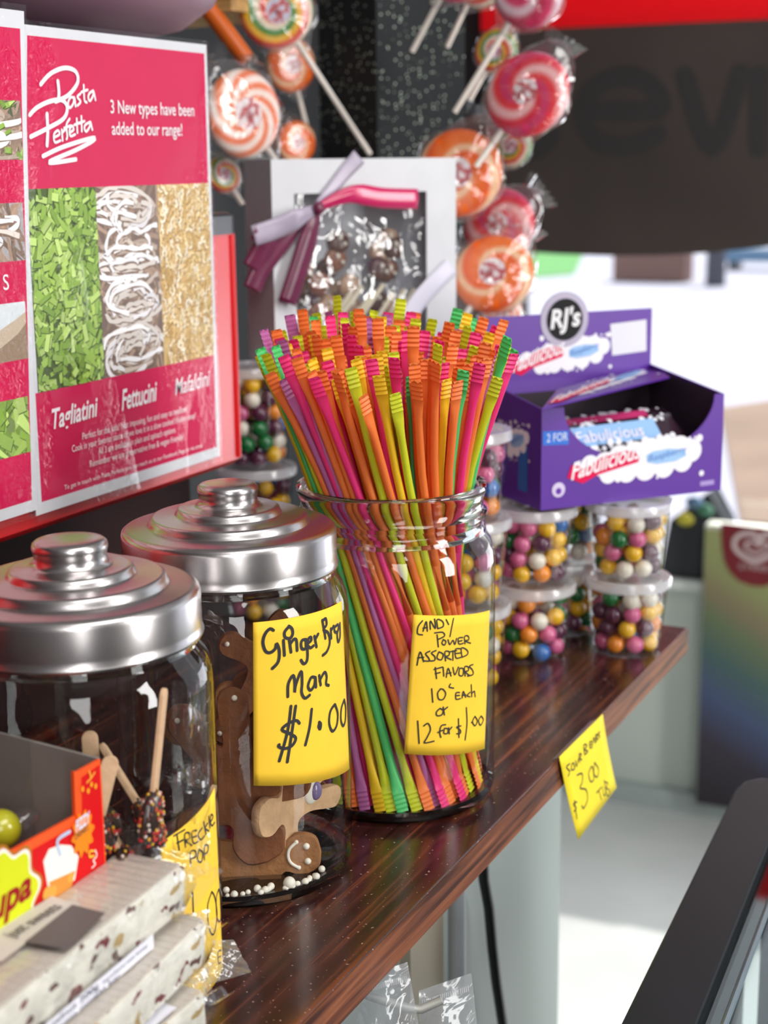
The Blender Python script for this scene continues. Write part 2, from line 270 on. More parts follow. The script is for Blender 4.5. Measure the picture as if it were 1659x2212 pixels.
W_LOGO_SMALL='818.4,420.9 814.4,420.8 811.8,417.5 813.1,414.7 816.8,417.1 818.4,420.9 819.2,415.8/824.7,423.4 821.6,421.4 824.6,418.7 821.2,416.3/828.7,428.7 828.7,419.8 831,418.4/825.9,424.4 832.5,426/838.2,425.7 833.9,423.7 832.9,420.8 834.7,419.5 837.9,422.9 838.5,425.7 840.2,420.1/796,397 801.5,398.9 800.2,401.1 796.1,398.8 796.5,394.2 802,395.2/804.3,395.2 804.1,401.6/804.2,399.8 808.1,402.2/812.5,408.2 809,404.5 809.2,398 808.3,396.1/806.5,402.6 812.9,404.1/811.8,399.9 815.9,401.8 814.5,404.1 811.9,401.7 812.4,398 817.3,399/819.7,408.4 819.7,400/816.9,404.6 822.7,406.1/824.6,409.9 824.3,400.9/821.8,405.6 827.6,407.1/833.6,406.7 828.2,404.8 827.2,402.4 829,400.8 832.7,403.9 833.6,406.7 835.3,402'
# ------------------------------------------------------------------ shared materials
def wood(name, dark, mid, light, scale=(34, 1.6, 34), rough=.25, dust=True):
    m = pr(name, mid, rough, spec=.5, coat=.25, coatr=.12); nt = m.node_tree; L = nt.links.new; b = nt.nodes['Principled BSDF']
    tc = nt.nodes.new('ShaderNodeTexCoord'); mp = nt.nodes.new('ShaderNodeMapping'); mp.inputs['Scale'].default_value = scale
    L(tc.outputs['Object'], mp.inputs[0])
    n = nt.nodes.new('ShaderNodeTexNoise'); n.inputs['Scale'].default_value = 2.2; n.inputs['Detail'].default_value = 6; n.inputs['Distortion'].default_value = .35
    L(mp.outputs[0], n.inputs['Vector'])
    r = nt.nodes.new('ShaderNodeValToRGB'); e = r.color_ramp.elements; e[0].position = .36; e[0].color = s2l(dark); e[1].position = .74; e[1].color = s2l(light)
    q = r.color_ramp.elements.new(.54); q.color = s2l(mid); L(n.outputs[0], r.inputs[0]); last = r.outputs[0]
    if dust:
        d = nt.nodes.new('ShaderNodeTexNoise'); d.inputs['Scale'].default_value = 420; d.inputs['Detail'].default_value = 1; L(tc.outputs['Object'], d.inputs['Vector'])
        mr = nt.nodes.new('ShaderNodeMapRange'); mr.inputs[1].default_value = .70; mr.inputs[2].default_value = .76; L(d.outputs[0], mr.inputs[0])
        mx = nt.nodes.new('ShaderNodeMix'); mx.data_type = 'RGBA'; mx.inputs[7].default_value = s2l((170, 140, 130)); L(mr.outputs[0], mx.inputs[0]); L(last, mx.inputs[6]); last = mx.outputs[2]
    L(last, b.inputs['Base Color'])
    bp = nt.nodes.new('ShaderNodeBump'); bp.inputs['Strength'].default_value = .15; bp.inputs['Distance'].default_value = .001; L(n.outputs[0], bp.inputs['Height']); L(bp.outputs[0], b.inputs['Normal'])
    return m
M_TOP = wood('shelf_wood', (38, 17, 17), (62, 30, 27), (132, 72, 44), scale=(80, 2.0, 80))
M_EDGE = wood('shelf_edge_wood', (62, 30, 20), (124, 70, 44), (158, 98, 64), scale=(90, 3.5, 90), rough=.55, dust=False)
M_DARKWOOD = pr('dark_wood', (44, 20, 21), .7, spec=.2, var=(9, .2))
M_PALEWOOD = wood('pale_wood', (150, 110, 60), (196, 152, 90), (215, 175, 115), scale=(2, 20, 60), dust=False, rough=.6)
M_BLACKWALL = pr('black_wall', (46, 49, 51), .9, var=(3, .1))
M_PANEL = pr('counter_panel', (172, 184, 181), .5, var=(2.5, .06))
M_FLOOR = pr('floor_tile', (226, 230, 228), .35, var=(5, .06))
M_PAVE = pr('pavement', (208, 206, 220), .9, var=(.6, .05))
M_CEIL = pr('ceiling_paint', (165, 163, 162), .9)
M_WHITE = pr('white_card', (214, 216, 221), .5)
M_BLACK = pr('black_plastic', (30, 33, 36), .35)
M_RED = pr('red_enamel', (206, 14, 22), .3, spec=.3, coat=.1)
M_YELLOW = pr('yellow_note', (250, 204, 52), .75, var=(60, .03), bump=(90, .1, .0006))
M_INK = pr('marker_ink', INK, .6)
M_GLASS = film('jar_glass', tint=(.97, .985, .98), rough=.03, gloss=.75, edge=(.45, .5, .5), bump=(26, .12, .002))
M_RIM = glass('thick_glass', (.96, .985, .98), 0.0, 1.45)
M_CLEAR = film('clear_plastic', tint=(.97, .98, .985), rough=.06, gloss=1.1, edge=(.6, .63, .65), bump=(60, .2, .002))
M_LID = film('frosted_lid', tint=(.95, .95, .97), rough=.2, gloss=1.0, edge=(.8, .8, .82), haze=.55, hazecol=(.92, .92, .95))
M_CELLO = film('cellophane', tint=(.97, .975, .98), rough=.07, gloss=1.2, edge=(.8, .82, .84), bump=(42, .6, .004), haze=.03)
M_CELLOBIG = film('crinkled_cellophane', tint=(.95, .96, .97), rough=.07, gloss=1.4, edge=(.75, .78, .8), bump=(28, .8, .008), haze=.05)
M_CELLOH = film('hazy_cellophane', tint=(.95, .96, .97), rough=.1, gloss=1.3, edge=(.78, .8, .82), bump=(34, .8, .006), haze=.22, hazecol=(.86, .9, .93))
M_LAMIN = film('laminate', tint=(.985, .985, .985), rough=.08, gloss=.4, edge=(.94, .94, .95), bump=(150, .8, .004, 16))
M_ALU = pr('lid_aluminium', (196, 192, 192), .27, metal=1, var=(14, .05), bump=(46, .05, .001))
M_PRINT = pr('print', (255, 255, 255), .5, spec=.12, attr=True, var=(30, .02))
# ------------------------------------------------------------------ setting
ZS = 1.0; XE = -.3155; YE = 1.24
m = MB(); m.box((-1.5, -1.2, -.02), (2.2, 3.16, 0)); struct(m.build('floor', M_FLOOR, smooth=False))
m = MB(); m.box((-40, 3.3, -.06), (40, 60, -.01)); struct(m.build('pavement', M_PAVE, smooth=False))
m = MB(); m.box((2.2, -1.3, 0), (2.3, 3.3, 2.7)); struct(m.build('wall_right', pr('shop_wall', (120, 116, 114), .9), smooth=False))
m = MB(); m.box((-1.6, -1.3, 0), (2.2, -1.2, 2.7)); struct(m.build('wall_back', pr('shop_wall_back', (96, 92, 92), .9), smooth=False))
m = MB(); m.box((-1.6, -1.2, 0), (-1.5, 3.3, 2.7)); struct(m.build('wall_left', M_BLACKWALL, smooth=False))
m = MB(); m.box((-1.6, -1.3, 2.7), (2.3, 3.3, 2.78)); struct(m.build('ceiling', M_CEIL, smooth=False))
m = MB(); m.box((-1.5, 3.16, 0), (2.2, 3.3, .5)); struct(m.build('wall_far', pr('low_wall_paint', (214, 224, 216), .7, var=(1.6, .05)), smooth=False))
m = MB(); m.box((-1.5, 3.16, .5), (-1.22, 3.3, 2.7)); struct(m.build('pillar', M_BLACKWALL, smooth=False))
m = MB(); m.box((-1.5, 3.13, .0), (2.2, 3.165, .045)); struct(m.build('baseboard_far', pr('skirting_paint', (182, 194, 194), .6), smooth=False))
m = MB(); m.box((-1.22, 3.12, .5), (2.2, 3.32, .52)); struct(m.build('trim_1', pr('sill_paint', (226, 232, 228), .5), smooth=False))
m = MB(); m.box((-1.22, 3.22, .52), (2.2, 3.226, 2.7)); struct(m.build('window_1', film('window_glass', gloss=.5, edge=(.85, .88, .88)), smooth=False))
# outdoors, far off and out of focus
m = MB(); m.add([onz(1150, 545, .0), onz(1262, 545, .0), onz(1240, 592, .0), onz(1140, 600, .0)], [(0, 1, 2, 3)]); o = m.build('lawn', pr('lawn_grass', (120, 185, 110), .9, var=(40, .2)), smooth=False); o['kind'] = 'structure'
m = MB(); m.add([onz(1556, 880, 0.0), onz(1600, 1125, 0.0), onz(1900, 1150, 0.0), onz(1760, 850, 0.0)], [(0, 1, 2, 3)]); o = m.build('path', pr('sandy_path', (168, 142, 124), .9, var=(2, .12)), smooth=False); o['kind'] = 'structure'
def outdoor(name, label, cat, px, py, w, h, dpt, col):
    p = onz(px, py, 0); t = thing(name, label, cat, p); return t, p
t, p = outdoor('planter_box', 'low brown planter box far outside on the pale pavement', 'planter', 1410, 606, 1, 1, 1, 0)
m = MB(); m.box(p + V((-.42, -.2, 0)), p + V((.42, .2, .34))); m.build('trough', pr('planter_brown', (120, 92, 84), .8), t, bevel=.02)
m = MB(); m.box(p + V((-.36, -.15, .34)), p + V((.36, .15, .40))); m.build('soil', pr('planter_soil', (70, 56, 50), .9), t)
p = onz(1545, 616, 0); m = MB(); m.lathe([(0, 0), (.11, 0), (.1, .62), (.06, .7), (0, .72)], 20, p); tag(m.build('bollard', pr('bollard_paint', (66, 66, 78), .5), origin=p), 'dark rounded bollard standing outside right of the planter box', 'bollard')
p = onz(1640, 582, 0); t = thing('park_bench', 'low blue grey bench far outside at the right edge', 'bench', p)
m = MB(); m.box(p + V((-.42, -.2, .10)), p + V((.9, .2, .25))); m.build('seat', pr('bench_blue', (96, 128, 156), .6), t)
for sx in (-.3, .7):
    m = MB(); m.box(p + V((sx - .05, -.18, 0)), p + V((sx + .05, .18, .10))); m.build('leg', M_BLACK, t)
# shelf top and counter body
m = MB(); m.box((-.95, -.35, ZS - .02), (XE, YE, ZS)); sh = tag(m.build('shelf_board', M_TOP, bevel=.0012), 'dark red-brown glossy wooden shelf carrying all the jars', 'shelf')
m = MB(); m.box((XE, -.35, ZS - .0205), (XE + .0009, YE, ZS - .0006)); m.build('edge_banding', M_EDGE, sh, smooth=False)['label'] = 'lighter brown worn front edge'
m = MB(); m.box((-.95, -.35, .0), (-.42, YE - .01, ZS - .02)); struct(m.build('counter_base', M_PANEL, smooth=False))
m = MB(); m.box((-.42, .895, .0), (-.412, .952, ZS - .02)); struct(m.build('trim_2', pr('tan_stile', (188, 178, 158), .6), smooth=False))
m = MB(); m.box((-.95, -.2, ZS), (-.665, 1.035, ZS + .157)); tag(m.build('riser_block', M_DARKWOOD, bevel=.002), 'dark wooden riser under the red machine at the back of the shelf', 'riser')
# cable and pipe below the shelf
pts = [(1042, 1840), (1045, 1900), (1056, 1960), (1063, 2040), (1072, 2120), (1084, 2200), (1092, 2260)]
m = MB(); m.tube([onx(x, y, -.402) for x, y in pts], .0042, 10); tag(m.build('power_cable', M_BLACK), 'black power cable hanging below the shelf against the pale panel', 'cable')
m = MB(); m.tube([onx(987, y, -.405) for y in (1850, 1950, 2050, 2125)], .0065, 12); tag(m.build('conduit_pipe', pr('pipe_grey', (170, 176, 182), .4)), 'thin pale grey upright pipe left of the black cable', 'pipe')
# ------------------------------------------------------------------ hanging sign in the window
Yg = 3.02; t = thing('window_sign', 'large dark window sign with curved bottom and red top band', 'sign', (-.6, Yg, 1.2))
def sgn(x, z, d=0): return V((x, Yg + d, z))
X0, X1 = -1.21, .3
cur = [(X0, 1.203), (-1.13, 1.197), (-1.05, 1.1935), (-.95, 1.192), (-.85, 1.1945), (-.75, 1.201), (-.65, 1.213), (-.5, 1.238), (-.3, 1.282), (0, 1.37), (X1, 1.48)]
m = MB(); m.prism([sgn(x, z) for x, z in cur] + [sgn(X1, 1.622), sgn(X0, 1.628)], (0, .02, 0)); m.build('board', pr('sign_dark', (78, 68, 65), .45, var=(2, .25)), t, smooth=False)
m = MB(); m.prism([sgn(X0 - .01, 1.628, -.006), sgn(X1, 1.6215, -.006), sgn(X1, 1.95, -.006), sgn(X0 - .01, 1.95, -.006)], (0, .03, 0)); m.build('red_band', translucent(pr('sign_red', (250, 34, 50), .5), .5), t, smooth=False)['label'] = 'bright red top band'
m = MB(); fz = lambda x, y: V((x, Yg - .002, y))
def sg(px, py): q = ony(px, py, Yg); return (q.x, q.z)
for st, wd in (([(1196, 205), (1150, 180), (1112, 205), (1140, 250), (1192, 285), (1160, 325), (1108, 310)], .034), ([(1270, 240), (1425, 236), (1400, 180), (1340, 165), (1275, 200), (1262, 260), (1300, 310), (1370, 315), (1420, 290)], .036), ([(1480, 165), (1540, 320), (1600, 160)], .036), ([(1640, 165), (1640, 320)], .036)):
    stroke(m, [sg(*q) for q in st], wd, fz)
m.build('lettering', pr('sign_letter', (58, 56, 56), .5), t, smooth=False)
# ------------------------------------------------------------------ ice cream freezer front at the right
Yf = 3.08; p = V((-.4, Yf, 0)); t = thing('ice_cream_freezer', 'ice cream freezer with green to blue graphic front at right edge', 'freezer', p)
m = MB(); m.box((-.755, Yf, .05), (.2, 3.125, .655)); m.build('cabinet', pr('freezer_white', (214, 216, 200), .5), t, bevel=.004)
g = pr('freezer_graphic', (150, 160, 120), .35); nt = g.node_tree; tc = nt.nodes.new('ShaderNodeTexCoord'); sx = nt.nodes.new('ShaderNodeSeparateXYZ'); nt.links.new(tc.outputs['Object'], sx.inputs[0])
ad = nt.nodes.new('ShaderNodeMath'); ad.operation = 'MULTIPLY_ADD'; ad.inputs[1].default_value = .55; nt.links.new(sx.outputs[0], ad.inputs[0]); nt.links.new(sx.outputs[2], ad.inputs[2])
rp = nt.nodes.new('ShaderNodeValToRGB'); mrr = nt.nodes.new('ShaderNodeMapRange'); mrr.inputs[1].default_value = -.15; mrr.inputs[2].default_value = .48; nt.links.new(ad.outputs[0], mrr.inputs[0]); nt.links.new(mrr.outputs[0], rp.inputs[0])
el = rp.color_ramp.elements; el[0].position = 0; el[0].color = s2l((44, 36, 42)); el[1].position = 1; el[1].color = s2l((164, 168, 112))
for ps, c in ((.26, (52, 44, 60)), (.42, (66, 82, 120)), (.56, (74, 102, 98)), (.68, (108, 122, 90)), (.76, (138, 126, 98)), (.86, (150, 156, 104))):
    q = el.new(ps); q.color = s2l(c)
nt.links.new(rp.outputs[0], nt.nodes['Principled BSDF'].inputs['Base Color'])
m = MB(); m.box((-.752, Yf - .003, .053), (.198, Yf - .0005, .645)); m.build('graphic_panel', g, t, smooth=False)['label'] = 'printed green to blue graded panel'
m = MB(); pl = []
for px, py in ((1560, 1128), (1560, 1150), (1561, 1180), (1566, 1210), (1578, 1235), (1598, 1254), (1625, 1264), (1650, 1266), (1675, 1258), (1700, 1240), (1716, 1210), (1722, 1180), (1722, 1148)):
    q = ony(px, py, Yf); pl.append(V((q.x, Yf - .006, q.z)))
m.prism(pl, (0, .0025, 0)); sd = m.build('shield_badge', pr('shield_maroon', (122, 28, 38), .5), t, smooth=False); sd['label'] = 'maroon shield with white heart emblem'
m = MB(); ff = lambda x, y: V((x, Yf - .0075, y))
def fq(px, py): q = ony(px, py, Yf); return (q.x, q.z)
stroke(m, [fq(*q) for q in ((1642, 1166), (1630, 1152), (1606, 1152), (1590, 1164), (1590, 1182), (1606, 1198), (1632, 1210), (1662, 1200), (1684, 1184), (1690, 1164), (1672, 1152), (1652, 1154), (1642, 1166))], .0095, ff)
stroke(m, [fq(*q) for q in ((1640, 1176), (1626, 1168), (1612, 1174), (1618, 1186), (1636, 1194), (1656, 1186), (1664, 1176), (1652, 1170), (1641, 1178))], .006, ff)
q = fq(1598, 1226); put_text(m, 'STREETS', ff, q[0], q[1], width=.085, height=.014)
m.build('emblem', pr('emblem_white', (216, 196, 196), .5), sd, smooth=False)
# dark crate of packets on the sill behind the tubs
p = V((-.79, 3.22, .52)); cr = [ony(1440, 1252, 3.2), ony(1463, 1112, 3.2), ony(1548, 1050, 3.2), ony(1584, 1118, 3.2), ony(1590, 1250, 3.2)]
m = MB(); m.prism([V((q.x, 3.14, max(q.z, .521))) for q in cr], (0, .075, 0)); tag(m.build('counter_bin', pr('bin_dark', (46, 50, 54), .6), origin=p, bevel=.003), 'dark slant-sided bin on the window sill behind the tubs', 'bin')
for i, (px, py, c, cn) in enumerate(((1480, 1122, (196, 186, 60), 'yellow'), (1500, 1086, (90, 120, 150), 'blue'), (1522, 1102, (70, 120, 96), 'green'))):
    q = ony(px, py, 3.125); m = MB(); m.ball(q, .017, 16, 10, sc=(1.1, .45, .8)); tag(m.build('candy_packet', pr('packet_' + cn, c, .4), origin=q), cn + ' sweet packet in the dark bin on the window sill', 'packet', 'packets in the dark bin')
# ------------------------------------------------------------------ black display case, bottom right
z = .93; A = onz(1340, 2212, z); B = onz(1604, 1672, z); dr = (B - A); dr.z = 0; dr.normalize(); nr = V((dr.y, -dr.x, 0))
A0 = A - dr * .6; t = thing('display_case', 'black framed glass-topped display case at bottom right corner', 'display case', (A.x, A.y, 0))
def dc(u, v, zz): q = A0 + dr * u + nr * v; return V((q.x, q.y, zz))
LN = (B - A0).length; WD = .42; RW = .038
m = MB()
ring_o = [dc(0, 0, z), dc(LN - .03, 0, z), dc(LN - .012, .004, z), dc(LN - .002, .014, z), dc(LN, .03, z), dc(LN, WD, z), dc(0, WD, z)]
ring_i = [dc(RW, RW, z), dc(LN - .036, RW, z), dc(LN - .034, RW + .001, z), dc(LN - .034, RW + .003, z), dc(LN - .034, RW + .005, z), dc(LN - .034, WD - RW, z), dc(RW, WD - RW, z)]
n = len(ring_o); dn = V((0, 0, -.05)); vs = ring_o + ring_i + [q + dn for q in ring_o] + [q + dn for q in ring_i]; fs = []
for i in range(n):
    j = (i + 1) % n; fs += [(i, j, n + j, n + i), (2 * n + j, 2 * n + i, 3 * n + i, 3 * n + j), (i, 2 * n + i, 2 * n + j, j), (n + j, 3 * n + j, 3 * n + i, n + i)]
m.add(vs, fs); m.build('rail_frame', pr('case_black', (20, 25, 28), .45, spec=.25), t, bevel=.003)
m = MB(); m.hexa([dc(RW, RW, z - .012), dc(LN - .034, RW, z - .012), dc(LN - .034, WD - RW, z - .012), dc(RW, WD - RW, z - .012)], [dc(RW, RW, z - .008), dc(LN - .034, RW, z - .008), dc(LN - .034, WD - RW, z - .008), dc(RW, WD - RW, z - .008)]); m.build('glass_top', film('case_glass', tint=(.8, .86, .86), gloss=1.0), t, smooth=False)
m = MB(); m.hexa([dc(0, 0, 0), dc(LN, 0, 0), dc(LN, WD, 0), dc(0, WD, 0)], [dc(0, 0, z - .22), dc(LN, 0, z - .22), dc(LN, WD, z - .22), dc(0, WD, z - .22)]); m.build('cabinet', pr('case_inside', (46, 46, 52), .6), t, smooth=False)
m = MB()
for a, b in (((0, 0), (LN, .008)), ((0, WD - .008), (LN, WD)), ((0, 0), (.008, WD)), ((LN - .008, 0.02), (LN, WD))):
    m.hexa([dc(a[0], a[1], z - .22), dc(b[0], a[1], z - .22), dc(b[0], b[1], z - .22), dc(a[0], b[1], z - .22)], [dc(a[0], a[1], z - .05), dc(b[0], a[1], z - .05), dc(b[0], b[1], z - .05), dc(a[0], b[1], z - .05)])
m.build('side_wall', pr('case_wall', (38, 41, 46), .5), t, smooth=False)
m = MB(); m.tube([dc(.4, RW + .012, z - .0062), dc(LN - .04, RW + .012, z - .0062)], .0022, 8); m.build('metal_strip', pr('strip_steel', (120, 138, 146), .3, metal=.6), t)['label'] = 'thin bluish metal strip'
for i, (u, v, c, cn) in enumerate(((.78, .13, (206, 150, 122), 'peach'), (.7, .1, (196, 200, 206), 'silver'), (.68, .19, (226, 224, 226), 'white'), (.86, .12, (150, 80, 110), 'plum'))):
    q = dc(u, v, z - .2); m = MB(); m.hexa([dc(u - .022, v - .05, z - .2199), dc(u + .022, v - .05, z - .2199), dc(u + .022, v + .05, z - .2199), dc(u - .022, v + .05, z - .2199)], [dc(u - .018, v - .05, z - .19), dc(u + .018, v - .05, z - .19), dc(u + .018, v + .05, z - .19), dc(u - .018, v + .05, z - .19)])
    tag(m.build('snack_pack', pr('snack_' + cn, c, .4), origin=q, bevel=.004), cn + ' wrapped snack lying inside the black display case', 'snack', 'snacks in the display case')
# ------------------------------------------------------------------ glass jars with aluminium lids
def jar(name, label, c, R, Rl, lid=True):
    t = thing(name, label, 'jar', (c[0], c[1], ZS)); o = (c[0], c[1], ZS)
    neck = .055 if lid else .0545
    m = MB(); m.lathe([(R - .006, .0012), (R - .0015, .004), (R, .009), (R, .06), (R, .148), (R - .0008, .155), (R - .003, .161), (R - .0065, .1655), (neck, .169)], 96, o); m.build('glass_body', M_GLASS, t)
    # solid base and the moulded neck rings are thick glass
    m = MB(); m.lathe([(0, .0), (R - .008, .0), (R - .003, .002), (R - .0006, .007), (R - .003, .0085), (R - .012, .0062), (0, .0062)], 96, o); m.build('glass_base', M_RIM, t)
    m = MB()
    if lid: m.lathe([(neck - .004, .167), (neck + .001, .1665), (neck + .0015, .169), (neck + .0005, .1715), (neck, .18), (neck - .003, .18)], 96, o, closed=True)
    else: m.lathe([(neck - .004, .1665), (neck + .002, .1655), (neck + .0012, .1695), (neck - .0002, .1715), (neck + .0002, .1735), (neck + .0022, .1755), (neck + .0024, .178), (neck + .0004, .180), (neck - .0003, .184), (neck + .0012, .1885), (neck + .0026, .1915), (neck + .0022, .1942), (neck, .1952), (neck - .0018, .194), (neck - .0035, .189)], 96, o, closed=True)
    m.build('glass_neck', M_RIM, t)
    if lid:
        m = MB(); r = Rl
        m.lathe([(r - .0012, .1712), (r + .0006, .1708), (r + .0009, .172), (r + .0002, .1732), (r, .176), (r, .1895), (r - .0006, .1918), (r - .0022, .1931), (r - .004, .1935), (r - .0128, .1944), (r - .0142, .1948), (r - .0150, .1962), (r - .0156, .1982), (r - .0164, .1989), (r - .018, .1991), (r - .0275, .1997), (r - .0288, .2001), (r - .0295, .2014), (r - .0301, .2030), (r - .0310, .2036), (r - .033, .2038), (r - .0385, .2042), (r - .0405, .2050), (r - .0415, .2068),
                 (r - .0418, .2085), (r - .0414, .2108), (r - .0410, .2128), (r - .0414, .2146), (r - .0428, .2158), (r - .0455, .2164), (.006, .2169), (0, .2170)], 128, o)
        l = m.build('lid', M_ALU, t); l['label'] = 'stepped brushed aluminium lid with round knob'
    return t
J1 = (-.4272, .5625); J2 = (-.4266, .6996); JS = (-.3927, .8309)
jar('lidded_jar', 'glass jar with aluminium lid holding chocolate pops, nearest the camera', J1, .063, .0582)
jar('lidded_jar', 'glass jar with aluminium lid holding gingerbread men, middle of the row', J2, .063, .0572)
jar('open_jar', 'open glass jar full of coloured candy straws', JS, .062, .055, lid=False)
# yellow price notes stuck on the glass
def note(name, label, c, R, TL, TR, BR, BL, writing, wd, curl=0):
    t0 = thing(name, label, 'price note', (c[0], c[1], ZS)); m = MB(); nu, nv = 24, 12; vs = []
    f = lambda a, z, d=0: V((c[0] + (R + d) * math.cos(math.radians(a)), c[1] + (R + d) * math.sin(math.radians(a)), ZS + z / 1000))
    for j in range(nv + 1):
        for i in range(nu + 1):
            u, v = i / nu, j / nv; a = (1 - v) * ((1 - u) * TL[0] + u * TR[0]) + v * ((1 - u) * BL[0] + u * BR[0]); z = (1 - v) * ((1 - u) * TL[1] + u * TR[1]) + v * ((1 - u) * BL[1] + u * BR[1])
            vs.append(f(a, z, curl * v * v * .002))
    m.add(vs, [(j * (nu + 1) + i, (j + 1) * (nu + 1) + i, (j + 1) * (nu + 1) + i + 1, j * (nu + 1) + i + 1) for j in range(nv) for i in range(nu)])
    m.build('paper', M_YELLOW, t0, solid=.00025)
    m = MB(); k = 1000 / R * .001
    for st in parse(writing):
        pts = [(math.radians(a) * R, z / 1000) for a, z in st]
        stroke(m, pts, wd, lambda x, y: f(math.degrees(x / R), y * 1000, .00035 + curl * .002 * max(0, min(1, (TL[1] - y * 1000) / (TL[1] - BL[1]))) ** 2))
    m.build('handwriting', M_INK, t0, smooth=False); return t0
note('price_note', 'yellow note reading Ginger Bread Man $1.00 on the middle jar', J2, .0634, (-49.1, 157.3), (6.3, 156.6), (14.9, 59.5), (-51.1, 70.9), W_GINGER, .0017)
note('price_note', 'yellow note with eight small handwritten lines on the straw jar', JS, .0624, (-53.9, 130.1), (1.6, 121.8), (-4.6, 37.5), (-59.4, 46.9), W_CANDY, .00085)
note('price_note', 'yellow note with slanted handwriting ending 1.00 on the nearest jar', J1, .0634, (-22.5, 89.5), (17, 99.5), (20, 6), (-22, 3), W_FRECKLE, .00085)
# tag hanging off the shelf edge
X = XE + .003; cs = [onx(1208, 1635, X), onx(1302, 1542, X), onx(1323, 1700, X), onx(1240, 1812, X)]
t = thing('price_tag', 'yellow tag reading Sour 3.00 Tub hanging off the shelf edge', 'price tag', cs[0])
m = MB(); nu = 8; vs = []
for j in range(nu + 1):
    for i in range(nu + 1):
        u, v = i / nu, j / nu; q = (cs[0] * (1 - u) + cs[1] * u) * (1 - v) + (cs[3] * (1 - u) + cs[2] * u) * v; vs.append(q + V((.003 * v * v, 0, 0)))
m.add(vs, [(j * (nu + 1) + i, (j + 1) * (nu + 1) + i, (j + 1) * (nu + 1) + i + 1, j * (nu + 1) + i + 1) for j in range(nu) for i in range(nu)])
m.build('paper', pr('tag_yellow', (250, 226, 40), .75), t, solid=.0002)
m = MB(); zt, zb = cs[0].z, cs[3].z
for st in parse(W_TAG): stroke(m, [(a / 1000, 1 + b / 1000) for a, b in st], .0012, lambda y, zz: V((X + .0004 + .003 * max(0, min(1, (zt - zz) / (zt - zb))) ** 2, y, zz)))
m.build('handwriting', pr('pencil_ink', (84, 80, 40), .7), t, smooth=False)
m = MB(); m.add([cs[0] + V((-.006, .004, -.0018)), cs[0] + V((.0004, .004, -.001)), cs[1] + V((.0004, -.01, 0)), cs[1] + V((-.006, -.01, -.0008))], [(0, 1, 2, 3)]); 
for q in m.v: q.z = ZS + .0006 if q.x < XE else q.z
m.build('tape', M_LID, t, smooth=False)['label'] = 'strip of clear tape'
# ------------------------------------------------------------------ candy straws, each a sealed paper tube
SCOL = [('orange', (255, 144, 72), .34), ('pink', (252, 66, 146), .21), ('lime yellow', (226, 234, 56), .18), ('mauve', (206, 122, 184), .1), ('green', (100, 222, 132), .07), ('yellow', (255, 216, 50), .08)]
SMAT = {}
for n_, c_, _ in SCOL:
    mm = pr('straw_' + n_.split()[0] + ('_lime' if 'lime' in n_ else ''), c_, .38, spec=.4, sss=.0); b = mm.node_tree.nodes['Principled BSDF']
    SMAT[n_] = translucent(mm, .35, tuple(min(255, q * 1.02) for q in c_))
def straw(path, col, name='candy_straw', orient=0.0, bor=0.0):
    """path of 3-D points bottom to top; crimped flat at both ends, round between"""
    P = []; seg = 10; 
    L = [0]
    for a, b in zip(path, path[1:]): L.append(L[-1] + (b - a).length)
    tot = L[-1]
    def pos(s):
        for i in range(len(path) - 1):
            if s <= L[i + 1] or i == len(path) - 2:
                q = (s - L[i]) / (L[i + 1] - L[i]); return path[i].lerp(path[i + 1], q)
    st = []
    nc = 9; cl = .0125
    for i in range(nc + 1): st.append((i * cl / nc, 'c', i))
    st += [(cl + .004, 'm', .3), (cl + .010, 'm', .75), (cl + .017, 'm', 1)]
    k = 7
    for i in range(1, k): st.append((cl + .017 + (tot - 2 * cl - .034) * i / k, 'm', 1))
    st += [(tot - cl - .017, 'm', 1), (tot - cl - .010, 'm', .75), (tot - cl - .004, 'm', .3)]
    for i in range(nc, -1, -1): st.append((tot - i * cl / nc, 'c', i))
    m = MB(); vs = []; R0 = .0023
    for s, kind, v in st:
        c = pos(s); tg = (pos(min(tot, s + .006)) - pos(max(0, s - .006))).normalized()
        ang = orient if s > tot / 2 else bor
        a = tg.cross(V((math.cos(ang), math.sin(ang), 0.02))).normalized(); b = tg.cross(a)
        if kind == 'c': w_, h_ = .0034, .0003; off = b * (.00035 * (1 if v % 2 else -1))
        else: w_ = R0 + (.0034 - R0) * (1 - v); h_ = .0003 + (R0 - .0003) * v; off = V((0, 0, 0))
        for j in range(seg):
            an = 2 * PI * j / seg; q = c + off + a * (w_ * math.cos(an)) + b * (h_ * math.sin(an))
            if kind == 'c' and v == 0: q += tg * (.0007 * (1 if j % 2 else -1)) * (1 if s > tot / 2 else 0)
            vs.append(q)
    n = len(st); m.add(vs, [(i * seg + j, i * seg + (j + 1) % seg, (i + 1) * seg + (j + 1) % seg, (i + 1) * seg + j) for i in range(n - 1) for j in range(seg)] + [tuple(range(seg - 1, -1, -1)), tuple((n - 1) * seg + j for j in range(seg))])
    o = m.build(name, SMAT[col], origin=path[0]); return o
rs = random.Random(5)
# sunflower-free blue-noise layout of the straw feet
feet = []; tries = 0
while len(feet) < 250 and tries < 90000:
    tries += 1; a = rs.random() * 2 * PI; r = math.sqrt(rs.random()) * .0562
    q = V((r * math.cos(a), r * math.sin(a)))
    if all((q - f).length > .0058 for f in feet): feet.append(q)
def rot2(q, d): c, s = math.cos(d), math.sin(d); return V((q.x * c - q.y * s, q.x * s + q.y * c))
CQ = [(k + .5) / 250 for k in range(250)]; random.Random(17).shuffle(CQ)
